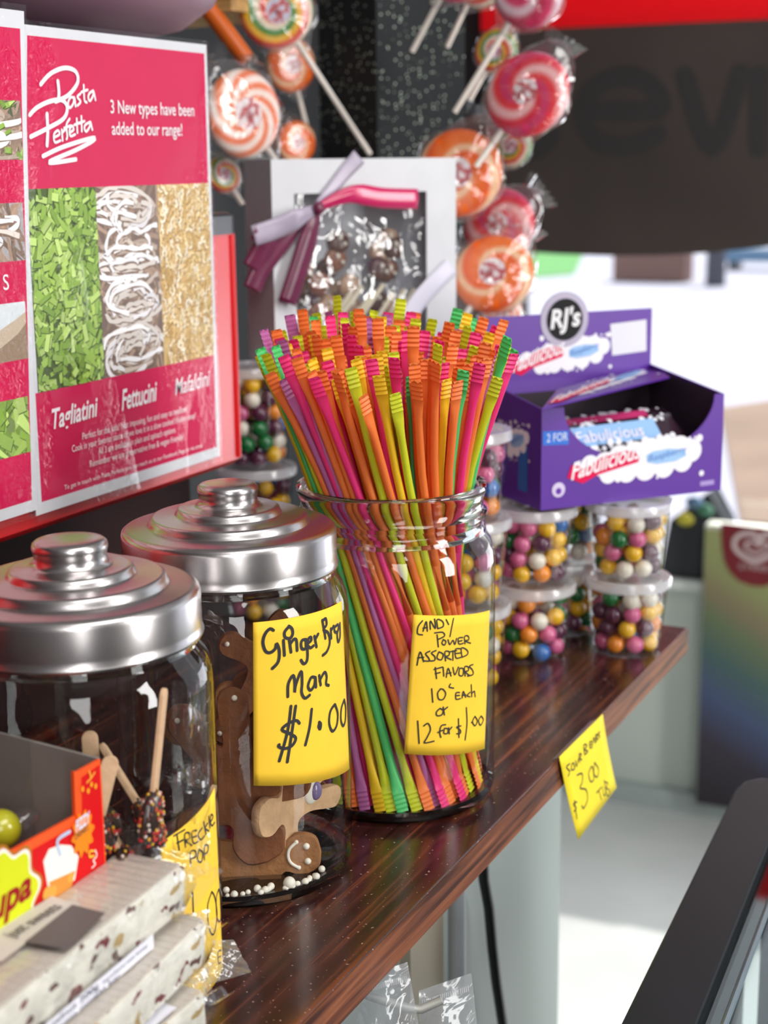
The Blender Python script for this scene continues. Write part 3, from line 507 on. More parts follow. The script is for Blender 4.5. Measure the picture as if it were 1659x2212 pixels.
# leaning direction as seen from the camera: feet to the right, mouths to the left
lv = V((_r.x, _r.y))
for i, f in enumerate(feet):
    rr = CQ[i % len(CQ)]; acc = 0
    for n_, c_, pw_ in SCOL:
        acc += pw_
        if rr <= acc: break
    rho = f.length / .0555
    b = V((JS[0], JS[1])) + f * .99 + lv * .0
    mq = rot2(f * .88, -1.15); mo = V((JS[0], JS[1])) + mq - lv * .003
    if (mo - V((JS[0], JS[1]))).length > .0465: mo = V((JS[0], JS[1])) + (mo - V((JS[0], JS[1]))).normalized() * .0465
    zt = .277 + rs.uniform(-.011, .011) + .010 * max(-.6, rot2(f, -1.42).dot(_h.to_2d()) / .0555) + (rs.uniform(.004, .012) if rs.random() < .15 else 0) - .004 * rho
    tp = V((JS[0], JS[1])) + rot2(f * 1.36, -1.42) - lv * .002
    mid = (b + mo) / 2 + V((rs.uniform(-.0006, .0006), rs.uniform(-.0006, .0006)))
    zm = .188
    zb = .0075
    p = [V((b.x, b.y, ZS + zb)), V((mid.x, mid.y, ZS + (zb + zm) / 2)), V((mo.x, mo.y, ZS + zm)), V((tp.x, tp.y, ZS + zt))]
    # a slight bow through smooth subdivision
    q = [p[0]]
    for k in range(3):
        a_, b_, c_, d_ = p[max(k - 1, 0)], p[k], p[k + 1], p[min(k + 2, 3)]
        for u in (1 / 3, 2 / 3, 1): q.append(.5 * (2 * b_ + (c_ - a_) * u + (2 * a_ - 5 * b_ + 4 * c_ - d_) * u * u + (3 * b_ - a_ - 3 * c_ + d_) * u ** 3))
    o = straw(q, n_, orient=YAW - PI / 2 + rs.uniform(-.8, .8), bor=math.atan2(f.y, f.x) + rs.uniform(-.3, .3))
    tag(o, n_ + ' paper candy straw standing in the open glass jar', 'candy straw', 'candy straws in the open jar')
# ------------------------------------------------------------------ red machine with the posters leaning on it
XP = -.6; t = thing('sweet_machine', 'glossy red machine with black lid behind the laminated posters', 'machine', (-.7, .7, ZS + .157))
def rrect(x0, y0, x1, y1, r, n=6):
    out = []
    for cx, cy, a0 in ((x1 - r, y1 - r, 0), (x0 + r, y1 - r, PI / 2), (x0 + r, y0 + r, PI), (x1 - r, y0 + r, 1.5 * PI)):
        for k in range(n + 1): a = a0 + PI / 2 * k / n; out.append((cx + r * math.cos(a), cy + r * math.sin(a)))
    return out
def rbox(m, x0, y0, x1, y1, r, zs):
    rings = [[V((x, y, z)) for x, y in rrect(x0 + i, y0 + i, x1 - i, y1 - i, r)] for z, i in zs]; n = len(rings[0]); vs = [q for g in rings for q in g]
    m.add(vs, [tuple(range(n - 1, -1, -1)), tuple(len(vs) - n + j for j in range(n))] + [(k * n + j, k * n + (j + 1) % n, (k + 1) * n + (j + 1) % n, (k + 1) * n + j) for k in range(len(rings) - 1) for j in range(n)])
m = MB(); rbox(m, -.86, .2, -.606, 1.024, .012, [(ZS + .157, .008), (ZS + .158, .004), (ZS + .162, 0), (ZS + .33, 0)]); m.build('body', M_RED, t)
m = MB(); rbox(m, -.858, .21, -.6045, 1.0205, .012, [(ZS + .3301, 0), (ZS + .343, 0), (ZS + .3455, .003)]); m.build('lid', pr('machine_lid_black', (32, 36, 42), .3), t)
m = MB(); m.tube([V((-.6075, 1.0115, ZS + .163)), V((-.6075, 1.0115, ZS + .329))], .0035, 10); m.build('corner_bead', M_RED, t)
m = MB(); m.lathe([(.045, ZS + .346), (.03, ZS + .38), (.026, ZS + .44), (.034, ZS + .4655)], 32, (-.715, .975, 0)); m.build('pedestal', M_BLACK, t)
m = MB(); m.lathe([(0, .002), (.045, .0015), (.082, .0105), (.104, .026), (.1115, .04), (.1105, .041), (.102, .028), (.08, .0125), (.044, .004), (0, .0045)], 64, (-.715, .975, ZS + .466)); tag(m.build('scale_bowl', pr('mauve_plastic', (150, 112, 128), .45), origin=(-.715, .975, ZS + .466)), 'shallow mauve bowl above the pink posters', 'bowl')
q = at(515, 24, 1.42); m = MB(); m.box((-1.5, q.y - .012, q.z), (q.x, q.y + .13, q.z + .022)); tag(m.build('wall_shelf', M_PALEWOOD, origin=(q.x, q.y, q.z)), 'pale wooden shelf board end behind the mauve bowl', 'shelf')
# ------------------------------------------------------------------ posters
rp_ = random.Random(3)
PINK = (206, 10, 78)
class Pic:
    """a printed picture: flat pieces clipped to its rectangle on a sheet"""
    def __init__(s, f3, x0, y0, x1, y1, base): s.f3, s.b, s.k = f3, (x0, y0, x1, y1), 0; s.m = MB(); s.m.quad(*[f3(x, y, .00005) for x, y in ((x0, y0), (x1, y0), (x1, y1), (x0, y1))], col=base)
    def cl(s, x, y): return (min(max(x, s.b[0]), s.b[2]), min(max(y, s.b[1]), s.b[3]))
    def poly(s, pts, col):
        s.k += 1; p = [s.cl(*q) for q in pts]
        if abs(max(q[0] for q in p) - min(q[0] for q in p)) < 1e-5 or abs(max(q[1] for q in p) - min(q[1] for q in p)) < 1e-5: return
        d = .00006 + s.k * 6e-7; s.m.add([s.f3(x, y, d) for x, y in p], [tuple(range(len(p)))], col)
    def strip(s, pts, w, col, dark=None):
        p = smooth2(pts, 5); s.k += 1; d = .00006 + s.k * 6e-7; L_, R_ = [], []
        for i, (x, y) in enumerate(p):
            a = p[max(i - 1, 0)]; b = p[min(i + 1, len(p) - 1)]; dx, dy = b[0] - a[0], b[1] - a[1]; l = math.hypot(dx, dy) or 1e-9
            ww = w * (.75 + .5 * abs(math.sin(i * .45 + s.k))) / 2
            L_.append(s.cl(x - dy / l * ww, y + dx / l * ww)); R_.append(s.cl(x + dy / l * ww, y - dx / l * ww))
        for i in range(len(p) - 1):
            s.m.add([s.f3(*q, d) for q in (L_[i], R_[i], R_[i + 1], L_[i + 1])], [(0, 1, 2, 3)], col)
def vary(c, a): k = 1 + rp_.uniform(-a, a); return tuple(max(0, min(255, q * k)) for q in c)
def green_pasta(P, n=420, s=1.0):
    x0, y0, x1, y1 = P.b
    for i in range(n):
        x, y = rp_.uniform(x0, x1), rp_.uniform(y0, y1); a = rp_.uniform(0, PI); l = rp_.uniform(.003, .0062) * s; w_ = rp_.uniform(.0012, .0024) * s
        c = vary(rp_.choice([(150, 184, 82), (168, 200, 96), (126, 160, 64), (184, 212, 118), (140, 176, 70)]), .08); ca, sa = math.cos(a), math.sin(a)
        q = [(x + u * l * ca - v * w_ * sa, y + u * l * sa + v * w_ * ca) for u, v in ((-1, -1), (1, -1), (1, 1), (-1, 1))]
        P.poly([(u + .0005, v - .0006) for u, v in q], (70, 92, 40)); P.poly(q, c)
def nest_pasta(P, rows, cols=((238, 236, 238), (222, 214, 206), (250, 250, 252)), w=.0028):
    x0, y0, x1, y1 = P.b; wd = x1 - x0
    for k in range(90):
        x, y = rp_.uniform(x0, x1), rp_.uniform(y0, y1); a = rp_.uniform(0, PI); l = wd * .3
        P.strip([(x - l * math.cos(a), y - l * math.sin(a)), (x, y + rp_.uniform(-.004, .004)), (x + l * math.cos(a), y + l * math.sin(a))], w, vary((150, 126, 108), .22))
    for r in range(rows):
        cy = y1 - (r + .45) * (y1 - y0) / rows
        for k in range(26):
            cx = (x0 + x1) / 2 + rp_.uniform(-.12, .12) * wd; rx = wd * rp_.uniform(.18, .52); ry = (y1 - y0) / rows * rp_.uniform(.12, .42); a0 = rp_.uniform(0, 6.28); sp = rp_.uniform(1.2, 3.6); oy = rp_.uniform(-.3, .25) * (y1 - y0) / rows
            up_ = k > 8
            c = vary(rp_.choice(cols if up_ else ((186, 168, 152), (204, 190, 178))), .05)
            pts = [(cx + rx * math.cos(a0 + sp * j / 5), cy + oy + ry * math.sin(a0 + sp * j / 5) + .001 * math.sin(j * 2.1)) for j in range(6)]
            P.strip([(u, v - .0005) for u, v in pts], w * 1.25, (132, 108, 92)); P.strip(pts, w, c)
def curly_pasta(P, n=420):
    x0, y0, x1, y1 = P.b
    for i in range(n):
        x, y = rp_.uniform(x0, x1), rp_.uniform(y0, y1); l = rp_.uniform(.003, .006); a = rp_.gauss(1.5, .7); c = vary(rp_.choice([(238, 214, 160), (226, 194, 130), (246, 230, 192), (208, 170, 104), (250, 240, 214)]), .05); ph = rp_.uniform(0, 6)
        ca, sa = math.cos(a), math.sin(a); pts = []
        for j in range(6): u = (j / 5 - .5) * 2 * l; v = .0011 * math.sin(j * 2.2 + ph); pts.append((x + u * ca - v * sa, y + u * sa + v * ca))
        P.strip([(u + .0004, v - .0005) for u, v in pts], .0021, (168, 126, 68)); P.strip(pts, .0017, c)
def sheet(m, f3, quad, d0, d1, col=None):
    a, b, c, d = quad; m.hexa([f3(*q, d0) for q in quad], [f3(*q, d1) for q in quad], col)
# right-hand poster
f3 = lambda y, z, d=0: V((XP + d, y, ZS + z))
t = thing('laminated_poster', 'pink laminated pasta poster with three pasta photos leaning on the red machine', 'poster', (XP, .87, ZS + .17))
TLq, TRq, BRq, BLq = (.7725, .461), (.975, .461), (.975, .1705), (.7585, .1705)
m = MB(); sheet(m, f3, (BLq, BRq, TRq, TLq), -.0006, 0); m.build('paper', M_WHITE, t, smooth=False)
m = MB(); m.add([f3(*q, .00004) for q in ((.7765, .455), (.7675, .367), (.9712, .367), (.9718, .455))], [(0, 1, 2, 3)], PINK); m.add([f3(*q, .00004) for q in ((.7645, .2455), (.7645, .178), (.9705, .178), (.9712, .2455))], [(0, 1, 2, 3)], PINK); m.build('pink_print', M_PRINT, t, smooth=False)
P = Pic(f3, .7672, .2455, .836, .367, (78, 96, 44)); green_pasta(P, 620); o = P.m.build('pasta_photo', M_PRINT, t, smooth=False); o['label'] = 'photo of green chopped pasta'
P = Pic(f3, .836, .2455, .9062, .367, (120, 100, 88)); nest_pasta(P, 4); o = P.m.build('pasta_photo', M_PRINT, t, smooth=False); o['label'] = 'photo of white pasta ribbon nests'
P = Pic(f3, .9062, .2455, .9712, .367, (214, 180, 118)); curly_pasta(P); o = P.m.build('pasta_photo', M_PRINT, t, smooth=False); o['label'] = 'photo of cream curly pasta'
m = MB(); ft = lambda y, z: f3(y, z, .00065); W_ = (246, 240, 244)
for st in parse(W_LOGO): stroke(m, [(a / 1000, b / 1000) for a, b in st], .0027, ft, W_)
for st in parse(W_LOGO_SMALL): stroke(m, [(a / 1000, b / 1000) for a, b in st], .0016, ft, W_)
put_text(m, '3 New types have been', ft, .856, .4125, width=.099, height=.0118, col=W_, bold=.006)
put_text(m, 'added to our range!', ft, .8563, .3992, width=.0825, height=.0118, col=W_, bold=.006)
put_text(m, 'Tagliatini', ft, .7785, .2215, width=.048, height=.0175, shear=.25, bold=.02, col=W_, slope=.03)
put_text(m, 'Fettucini', ft, .853, .2225, width=.042, height=.019, shear=.25, bold=.02, col=W_, slope=.02)
put_text(m, 'Mafaldini', ft, .9175, .2235, width=.046, height=.0165, shear=.25, bold=.004, col=W_, slope=.02)
for s_, y0, y1, z in (('Perfect for the kids! Not imposing, fun and easy to swallow!', .8085, .932, .2100), ('Cook in your favorite sauce or we love it in a slow cooked chicken soup!', .797, .9425, .2038), ('All 3 are available in plain and spinach options', .8247, .9156, .1975), ('Remember we are preservative free & vegan friendly!', .815, .926, .1910)):
    put_text(m, s_, ft, y0, z, width=y1 - y0, height=.0062, col=W_)
put_text(m, 'To get in touch with Pasta Perfetta you can reach us at our Facebook Page or via email', ft, .787, .1815, width=.163, height=.0042, col=W_)
m.build('lettering', M_PRINT, t, smooth=False)
m = MB(); nu, nv = 40, 50; vs = []
for j in range(nv + 1):
    for i in range(nu + 1):
        u, v = i / nu, j / nv; lx = TLq[0] * v + BLq[0] * (1 - v); y = lx - .001 + (TRq[0] + .002 - lx) * u; z = .1665 + (.4635 - .1665) * v
        vs.append(f3(y, z, .0014 + .0003 * math.sin(u * 9 + 2 * math.sin(v * 5)) * math.sin(v * 7)))
m.add(vs, [(j * (nu + 1) + i, j * (nu + 1) + i + 1, (j + 1) * (nu + 1) + i + 1, (j + 1) * (nu + 1) + i) for j in range(nv) for i in range(nu)]); m.build('laminate', M_LAMIN, t)['label'] = 'clear bubbled laminate'
# left-hand poster, mostly out of frame, overlapping in front
g3 = lambda y, z, d=0: V((XP + .0022 + d, y, ZS + z))
t = thing('laminated_poster', 'cropped pink laminated poster at the left edge with stacked pasta photos', 'poster', (XP + .002, .65, ZS + .17))
lr = lambda z: .7565 + (.7725 - .7565) * (z - .175) / (.468 - .175)
m = MB(); sheet(m, g3, ((.556, .175), (lr(.175) - .0005, .175), (lr(.468) - .0005, .468), (.556, .468)), -.0006, 0); m.build('paper', M_WHITE, t, smooth=False)
m = MB(); m.add([g3(*q, .00004) for q in ((.563, .182), (lr(.182) - .0045, .182), (lr(.458) - .0045, .458), (.563, .458))], [(0, 1, 2, 3)], PINK); m.build('pink_print', M_PRINT, t, smooth=False)
def pic2(z0, z1, base): return Pic(g3, .563, z0, lr(z0) - .0045, z1, base)
P = pic2(.384, .4175, (90, 96, 70)); nest_pasta(P, 1); green_pasta(P, 60, .8); P.m.build('pasta_photo', M_PRINT, t, smooth=False)['label'] = 'photo of mixed green and white pasta'
P = pic2(.326, .3595, (170, 166, 168)); nest_pasta(P, 1); P.m.build('pasta_photo', M_PRINT, t, smooth=False)['label'] = 'photo of pale pasta nests'
P = pic2(.268, .302, (150, 128, 106))
P.strip([(.60, .27), (.68, .285), (.76, .305)], .022, (214, 222, 226)); P.strip([(.62, .262), (.70, .272), (.77, .296)], .008, (196, 178, 156)); P.m.build('pasta_photo', M_PRINT, t, smooth=False)['label'] = 'photo of broad white pasta sheets'
P = pic2(.2117, .2455, (120, 140, 80)); green_pasta(P, 200, 1.8); P.m.build('pasta_photo', M_PRINT, t, smooth=False)['label'] = 'photo of green pasta squares'
m = MB(); put_text(m, 'S', lambda y, z: g3(y, z, .0006), .7375, .310, height=.013, col=W_); m.build('lettering', M_PRINT, t, smooth=False)
m = MB(); vs = []
for j in range(nv + 1):
    for i in range(nu + 1):
        u, v = i / nu, j / nv; z = .171 + (.4715 - .171) * v; y = .553 + (lr(z) + .0005 - .553) * u
        vs.append(g3(y, z, .0009 + .0002 * math.sin(u * 11 + 2 * math.sin(v * 4)) * math.sin(v * 8)))
m.add(vs, [(j * (nu + 1) + i, j * (nu + 1) + i + 1, (j + 1) * (nu + 1) + i + 1, (j + 1) * (nu + 1) + i) for j in range(nv) for i in range(nu)]); m.build('laminate', M_LAMIN, t)['label'] = 'clear bubbled laminate'
# ------------------------------------------------------------------ lollipop post and lollipops
pc = at(815, 300, 1.60); pR = at(1004, 300, 1.665); pL = at(692, 300, 1.67); pB = pR + pL - pc
gm = pr('glitter_black', (14, 15, 16), .6, spec=.2); nt = gm.node_tree; L = nt.links.new; tc = nt.nodes.new('ShaderNodeTexCoord'); vo = nt.nodes.new('ShaderNodeTexVoronoi'); vo.inputs['Scale'].default_value = 260; L(tc.outputs['Object'], vo.inputs['Vector'])
lt = nt.nodes.new('ShaderNodeMapRange'); lt.inputs[1].default_value = .30; lt.inputs[2].default_value = .2; L(vo.outputs['Distance'], lt.inputs[0]); wn = nt.nodes.new('ShaderNodeMapRange'); wn.inputs[1].default_value = .66; wn.inputs[2].default_value = .70
sc_ = nt.nodes.new('ShaderNodeSeparateColor'); L(vo.outputs['Color'], sc_.inputs[0]); L(sc_.outputs[0], wn.inputs[0]); mu = nt.nodes.new('ShaderNodeMath'); mu.operation = 'MULTIPLY'; L(lt.outputs[0], mu.inputs[0]); L(wn.outputs[0], mu.inputs[1])
mx = nt.nodes.new('ShaderNodeMix'); mx.data_type = 'RGBA'; mx.inputs[6].default_value = s2l((36, 39, 41)); mx.inputs[7].default_value = s2l((200, 214, 196)); L(mu.outputs[0], mx.inputs[0]); b = nt.nodes['Principled BSDF']; L(mx.outputs[2], b.inputs['Base Color'])
m = MB(); m.hexa([V((q.x, q.y, 0)) for q in (pc, pR, pB, pL)], [V((q.x, q.y, 2.3)) for q in (pc, pR, pB, pL)]); tag(m.build('lollipop_stand', gm, smooth=False, origin=(pc.x, pc.y, 0)), 'black glittery square post holding the swirl lollipops', 'lollipop stand')
def swirl(name, cols, turns, arms, centre=.34, cc=(244, 236, 238)):
    m = pr(name, cols[0], .22, spec=.5, coat=.4); nt = m.node_tree; L = nt.links.new; b = nt.nodes['Principled BSDF']
    tc = nt.nodes.new('ShaderNodeTexCoord'); sp = nt.nodes.new('ShaderNodeSeparateXYZ'); L(tc.outputs['Object'], sp.inputs[0])
    def mt(op, a, b_=None, c=None):
        n = nt.nodes.new('ShaderNodeMath'); n.operation = op
        for i, q in enumerate((a, b_, c)):
            if q is None: continue
            if isinstance(q, (int, float)): n.inputs[i].default_value = q
            else: L(q, n.inputs[i])
        return n.outputs[0]
    ang = mt('ARCTAN2', sp.outputs[1], sp.outputs[0]); r = mt('SQRT', mt('ADD', mt('MULTIPLY', sp.outputs[0], sp.outputs[0]), mt('MULTIPLY', sp.outputs[1], sp.outputs[1])))
    f = mt('FRACT', mt('ADD', mt('MULTIPLY', ang, arms / (2 * PI)), mt('MULTIPLY', r, turns / .035)))
    rp = nt.nodes.new('ShaderNodeValToRGB'); el = rp.color_ramp.elements; n = len(cols); rp.color_ramp.interpolation = 'EASE'
    el[0].position = 0; el[0].color = s2l(cols[0]); el[1].position = 1; el[1].color = s2l(cols[0])
    for i in range(1, n): q = el.new(i / n); q.color = s2l(cols[i])
    L(f, rp.inputs[0])
    nz = nt.nodes.new('ShaderNodeTexNoise'); nz.inputs['Scale'].default_value = 160; L(tc.outputs['Object'], nz.inputs['Vector'])
    cr_ = nt.nodes.new('ShaderNodeValToRGB'); e2 = cr_.color_ramp.elements; e2[0].position = .42; e2[0].color = s2l((196, 90, 96)); e2[1].position = .55; e2[1].color = s2l(cc); L(nz.outputs[0], cr_.inputs[0])
    mx = nt.nodes.new('ShaderNodeMix'); mx.data_type = 'RGBA'; L(mt('LESS_THAN', r, .035 * centre), mx.inputs[0]); L(rp.outputs[0], mx.inputs[6]); L(cr_.outputs[0], mx.inputs[7])
    L(mx.outputs[2], b.inputs['Base Color']); return m
SW = {'orange': swirl('swirl_orange', [(244, 112, 28), (240, 96, 20), (250, 206, 164), (246, 120, 34)], 1.6, 2), 'orangewhite': swirl('swirl_orange_white', [(250, 236, 226), (242, 118, 56), (252, 240, 232), (240, 110, 44)], 1.5, 3, .36),
      'red': swirl('swirl_red', [(238, 52, 58), (250, 196, 196), (228, 40, 64), (214, 56, 110)], 1.2, 2, .3), 'multi': swirl('swirl_multi', [(216, 36, 40), (240, 222, 200), (20, 130, 50), (236, 180, 40)], 1.5, 1, .34, (206, 206, 226)), 'pink': swirl('swirl_pink', [(226, 60, 110), (240, 210, 220), (206, 50, 90)], 1.3, 2, .2)}
M_STICK = pr('lolly_stick', (236, 228, 218), .6)
rl = random.Random(9)
def lolly(label, px, py, dep, rad, sw, to, tilt=(0, 0), stick=None, tail=(0, 0)):
    """disc candy facing the shop front with its stick running towards the picture direction 'to'"""
    p = at(px, py, dep); d = V(to) - V((px, py)); d.normalize(); yax = -(RIGHT * d.x - UP * d.y)
    nrm = (CAMP - p).normalized(); nrm = (nrm + RIGHT * tilt[0] + UP * tilt[1]).normalized()
    yax = (yax - nrm * yax.dot(nrm)).normalized(); xax = yax.cross(nrm)
    t = thing('lollipop', label, 'lollipop', (0, 0, 0), 'swirl lollipops around the black post'); t['_o'] = (0, 0, 0)
    s = rad / .035
    m = MB(); R = .035
    m.lathe([(0, .0075), (R * .5, .0074), (R * .8, .0066), (R * .93, .0048), (R, .001), (R, -.001), (R * .93, -.0048), (R * .8, -.0066), (R * .5, -.0074), (0, -.0075)], 40)
    o = m.build('candy_disc', SW[sw], t, local=True); 
    m = MB(); ln = stick or .115 / s; m.tube([V((0, -R * .6, 0)), V((0, -R - ln, 0))], .0026 / s, 10); m.build('stick', M_STICK, t, local=True)
    m = MB(); vs = []; nu, nv = 36, 14
    for i in range(nv + 1):
        ph = PI * i / nv
        for j in range(nu):
            a = 2 * PI * j / nu; k = 1 + .05 * math.sin(a * 7 + i) * math.sin(ph) + rl.uniform(-.012, .012); rr = R * 1.09 * math.sin(ph) * k; x, y = rr * math.cos(a), rr * math.sin(a)
            if y < -R * .8 and abs(x) < R * .6: y -= R * .28 * (1 - abs(x) / (R * .6))
            if y > R * .62 and abs(x) < R * .7: y += R * .36 * (1 - abs(x) / (R * .7)) + rl.uniform(0, .002)
            vs.append(V((x, y, (.0105 * math.cos(ph)) * (1 + .12 * math.sin(a * 9)))))
    m.add(vs, [(i * nu + j, (i + 1) * nu + j, (i + 1) * nu + (j + 1) % nu, i * nu + (j + 1) % nu) for i in range(nv) for j in range(nu)])
    nf = 12
    m.add([V(((k / nf - .5) * R * .9, R * (1.2 + .08 * (k % 2)), .003 * (-1) ** k)) for k in range(nf + 1)] + [V(((k / nf - .5) * R * 1.25, R * (1.52 + .07 * (k % 2)), .005 * (-1) ** k)) for k in range(nf + 1)], [(k, k + 1, nf + 2 + k, nf + 1 + k) for k in range(nf)])
    m.build('wrapper', M_CELLO, t, local=True)['label'] = 'clear crinkled cellophane'
    mt_ = Matrix.Identity(4)
    for i in range(3): mt_[i][0], mt_[i][1], mt_[i][2], mt_[i][3] = xax[i] * s, yax[i] * s, nrm[i] * s, p[i]
    t.matrix_world = mt_; return t
K = 1 / FPX
lolly('green rimmed multicolour lollipop at the top, above the gift box', 597, 22, 1.45, 82 * 1.45 * K, 'multi', (783, 262), (.25, 0), stick=.125)
lolly('orange and white swirl lollipop right beside the poster edge', 526, 246, 1.36, 94 * 1.36 * K, 'orangewhite', (650, 345), (.72, .05), stick=.06)
lolly('dim orange lollipop in shade, left of the black post', 628, 140, 1.62, 58 * 1.62 * K, 'orange', (672, 236), (.5, 0), stick=.06)
lolly('dim red-orange lollipop low in the shade above the gift box', 640, 308, 1.62, 46 * 1.62 * K, 'orange', (690, 400), (.5, 0), stick=.04)
lolly('small green and white lollipop above the red machine lid', 484, 378, 1.4, 40 * 1.4 * K, 'multi', (560, 470), (.5, .3), stick=.03)
lolly('pink lollipop cut off by the top edge of the photo', 1142, -18, 1.36, 78 * 1.36 * K, 'pink', (912, 275), (-.3, .1), stick=.10)
lolly('wrapped lollipop out at the top, its stick crossing the glitter post', 985, -68, 1.4, 70 * 1.4 * K, 'red', (830, 160), (-.3, 0), stick=.065)
lolly('multicolour lollipop at the top centre with short visible stick', 1036, -48, 1.46, 62 * 1.46 * K, 'multi', (934, 118), (-.3, 0), stick=.056)
lolly('red and pink lollipop pointing right against the dark window sign', 1140, 204, 1.38, 94 * 1.38 * K, 'red', (1046, 312), (-.35, .35), stick=.035)
lolly('small multicolour lollipop behind the red and pink one', 1072, 112, 1.5, 48 * 1.5 * K, 'multi', (960, 275), (-.3, .2), stick=.05)
lolly('large orange swirl lollipop behind the gift box corner', 992, 374, 1.42, 94 * 1.42 * K, 'orange', (930, 480), (-.2, .1), stick=.03)
lolly('small yellow and green wrapped lollipop beside the large orange one', 1108, 318, 1.5, 44 * 1.5 * K, 'multi', (1040, 400), (-.4, .3), stick=.03)
lolly('red lollipop between the two orange swirl lollipops', 1078, 486, 1.5, 80 * 1.5 * K, 'red', (960, 560), (-.3, .2), stick=.03)
lolly('orange swirl lollipop above the purple box', 1066, 592, 1.4, 88 * 1.4 * K, 'orange', (1000, 690), (-.15, .35), stick=.02)
lolly('orange lollipop lowest in the cluster, tucked behind the purple box', 1082, 672, 1.46, 46 * 1.46 * K, 'orangewhite', (1060, 760), (-.1, .3), stick=.03)
p1, p2 = at(466, 40, 1.42), at(532, 128, 1.42); m = MB(); m.tube([p1 + (p1 - p2) * .7, p1, (p1 + p2) / 2, p2], [.0085, .0085, .0085, .008], 14); t = tag(m.build('wrapped_candy_stick', pr('orange_rock', (206, 96, 30), .3), origin=p2), 'orange candy stick hanging under the pale wooden shelf', 'candy stick')
m = MB(); m.ball(p2, .0105, 12, 8, sc=(1, 1, .6)); m.tube([p2, p2 + (p2 - p1) * .35], [.004, .011], 12, cap=False); m.build('wrapper_twist', M_CELLO, t)
# ------------------------------------------------------------------ clear tubs of gumballs
rg = random.Random(21)
GC = {'yellow': (244, 190, 36), 'white': (236, 228, 212), 'green': (18, 116, 58), 'purple': (92, 44, 72), 'pink': (218, 104, 150), 'orange': (246, 148, 44), 'blue': (44, 112, 190)}
GM = {k: pr('gumball_' + k, c, .18, spec=.5, coat=.5, coatr=.08) for k, c in GC.items()}
GW = [('purple', .2), ('yellow', .2), ('white', .18), ('pink', .13), ('green', .13), ('orange', .11), ('blue', .05)]
RB = .0070
mb = MB(); mb.ball((0, 0, 0), RB, 20, 12); GP = {}
def gum_mesh(k):
    if k not in GP:
        o = mb.build('gumball', GM[k]); GP[k] = o.data; bpy.data.objects.remove(o)
    return GP[k]
CANDS = []; rest = MB()
def pick():
    r = rg.random(); a = 0
    for k, q in GW:
        a += q
        if r <= a: return k
    return 'purple'
def tub(c, z, h, r0, r1, rl_, where, label):
    o = (c[0], c[1], z); t = thing('gumball_tub', label, 'tub', o, 'clear tubs of gumballs')
    m = MB(); m.lathe([(0, .0012), (r0 - .003, .0012), (r0 - .001, .0004), (r0, .002), (r1, h - .005), (r1 + .001, h - .004)], 56, o); m.build('cup', M_CLEAR, t)
    m = MB(); m.lathe([(0, h - .003), (rl_ - .007, h - .003), (rl_ - .0055, h - .0005), (rl_ - .001, h - .0004), (rl_, h - .0022), (rl_, h - .0075), (rl_ - .0012, h - .0085), (rl_ - .0022, h - .0075), (rl_ - .002, h - .003)], 56, o); m.build('lid', M_LID, t)['label'] = 'frosted white lid'
    # gumballs in rough layers
    tc = V((CAMP.x - c[0], CAMP.y - c[1])).normalized(); lay = 0; zz = RB + .0018
    while zz < h - .006 - RB * .6:
        rr = r0 + (r1 - r0) * zz / h - RB - .0008; ph = rg.random() * 6
        for rad, full in ((rr, True), (rr - 2.05 * RB, False)):
            if rad < RB * .7: continue
            n = int(2 * PI * rad / (2.06 * RB))
            for i in range(n):
                a = ph + 2 * PI * i / n + rg.uniform(-.03, .03); q = V((c[0] + rad * math.cos(a), c[1] + rad * math.sin(a), z + zz + rg.uniform(-.0012, .0012)))
                if zz > h - .02 and rg.random() < .25: continue
                k = pick(); dd = math.cos(a) * tc.x + math.sin(a) * tc.y
                CANDS.append(((dd if full else dd - 1.35), q, k, where))
            ph += .4
        zz += RB * 1.78; lay += 1
TA = onz(1150, 1415, 1.0); TB = onz(1352, 1400, 1.0); TD = V((-.409, 1.199, 1)); TC = onz(1003, 1478, 1.0); TE = V((-.661, 1.131, 1)); TF = V((-.607, 1.2075, 1))
g = .061
